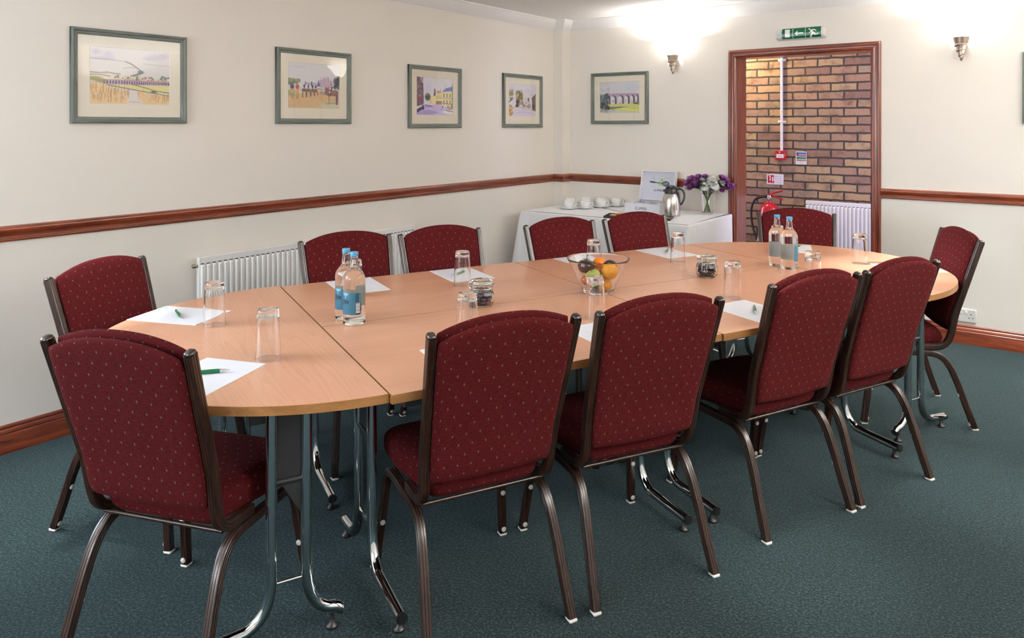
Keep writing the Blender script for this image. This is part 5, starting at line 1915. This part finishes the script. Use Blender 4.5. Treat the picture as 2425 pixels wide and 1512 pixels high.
flowers = [  # kind, right, up (above the vase foot), depth, radius, label
    ('w', .036, .245, -.015, .047, 'large white chrysanthemum in the middle of the bouquet'),
    ('w', .058, .215, -.040, .036, 'white chrysanthemum low right of the bouquet centre'),
    ('w', -.020, .205, -.035, .035, 'white chrysanthemum low in front of the bouquet centre'),
    ('w', -.028, .240, .000, .032, 'white chrysanthemum between the purple cluster and the large white bloom'),
    ('w', -.142, .258, .030, .036, 'pale white chrysanthemum at the upper left of the bouquet'),
    ('w', .118, .236, -.010, .024, 'small white bloom among the purple cluster on the right'),
    ('w', -.163, .190, .000, .024, 'small white bud hanging at the far left of the bouquet'),
    ('p', -.118, .262, -.010, .031, 'purple bloom at the upper left of the bouquet'),
    ('p', -.068, .274, -.005, .031, 'purple bloom at the top left of the bouquet'),
    ('p', -.150, .230, -.010, .030, 'purple bloom at the far left edge of the bouquet'),
    ('p', -.078, .228, -.030, .032, 'purple bloom with orange eye left of the white ones'),
    ('p', -.122, .198, -.025, .031, 'purple bloom low on the left of the bouquet'),
    ('p', -.018, .276, .015, .028, 'purple bloom at the top of the bouquet behind the white ones'),
    ('p', .108, .272, -.005, .031, 'purple bloom at the top right of the bouquet'),
    ('p', .140, .252, .000, .031, 'purple bloom at the right of the bouquet'),
    ('p', .152, .206, -.010, .031, 'purple bloom low at the right of the bouquet'),
    ('p', .184, .212, .010, .026, 'purple bloom at the far right edge of the bouquet'),
    ('p', .104, .180, -.020, .026, 'purple bloom lowest on the right of the bouquet'),
]
base = Vector((VX, VY, ZC))
rf = random.Random(11)
for k, (kd, r_, up, dp, rad, lb) in enumerate(flowers):
    rad *= 1.22
    head = vr * r_ + vf * dp + Vector((0, 0, up + .012))
    t = thing('chrysanthemum', lb, 'flower', base, 0, 'flowers in the glass vase')
    d = Vector((head.x * 1.0, head.y * 1.0, .16)).normalized()
    d = (d + (-vf) * .55).normalized()
    R = d.to_track_quat('Z', 'Y').to_matrix().to_4x4()
    M = Matrix.Translation(head) @ R @ Matrix.Scale(rad, 4)
    m = mum(k) if kd == 'w' else daisy(k)
    m.v = [tuple(M @ Vector(p_)) for p_ in m.v]
    m.build('petals', MT['white_petal'] if kd == 'w' else MT['purple_petal'], t, recalc=False, merge=False, angle=80)
    if kd == 'p':
        MB().sphere((0, 0, 0), .0075, 10, 6, squash=(1, 1, .6)).build('flower_eye', MT['yellow'], t, loc=head + d * (rad * .22))
    ang = rf.random() * 6.28
    foot = Vector((.026 * math.cos(ang), .026 * math.sin(ang), .018))
    hx = Vector((head.x, head.y, 0))
    neck = hx.normalized() * min(.040, hx.length * .4) + Vector((0, 0, .185))
    mid = neck * .15 - Vector((foot.x, foot.y, 0)) * .1 + Vector((0, 0, .085))
    path = smooth_path([foot, mid, neck, (neck + head) / 2 + Vector((0, 0, .012)), head - d * (rad * .05)], 5)
    MB().tube(path, .0022, 7).build('stem', MT['stem'], t)
    lf = MB()
    for q in range(15):
        i = 8 + int(rf.random() * (len(path) - 10))
        p0 = Vector(path[i])
        a = rf.random() * 6.28
        L_ = .042 + .032 * rf.random()
        dr = Vector((math.cos(a), math.sin(a), .25 + .4 * rf.random())).normalized()
        if p0.z < .19:
            L_ *= .45
        sd = dr.cross(Vector((0, 0, 1))).normalized()
        w = L_ * .30
        lf.add([p0, p0 + dr * L_ * .35 + sd * w, p0 + dr * L_ * .4, p0 + dr * L_ * .35 - sd * w, p0 + dr * L_ * .75 + sd * w * .7 - Vector((0, 0, .004)), p0 + dr * L_ * .75 - Vector((0, 0, .002)), p0 + dr * L_ * .75 - sd * w * .7 - Vector((0, 0, .004)), p0 + dr * L_ - Vector((0, 0, .008))],
               [(0, 2, 1), (0, 3, 2), (1, 2, 5, 4), (2, 3, 6, 5), (4, 5, 7), (5, 6, 7)])
    lf.build('leaves', MT['leaf'], t, recalc=False, merge=False)
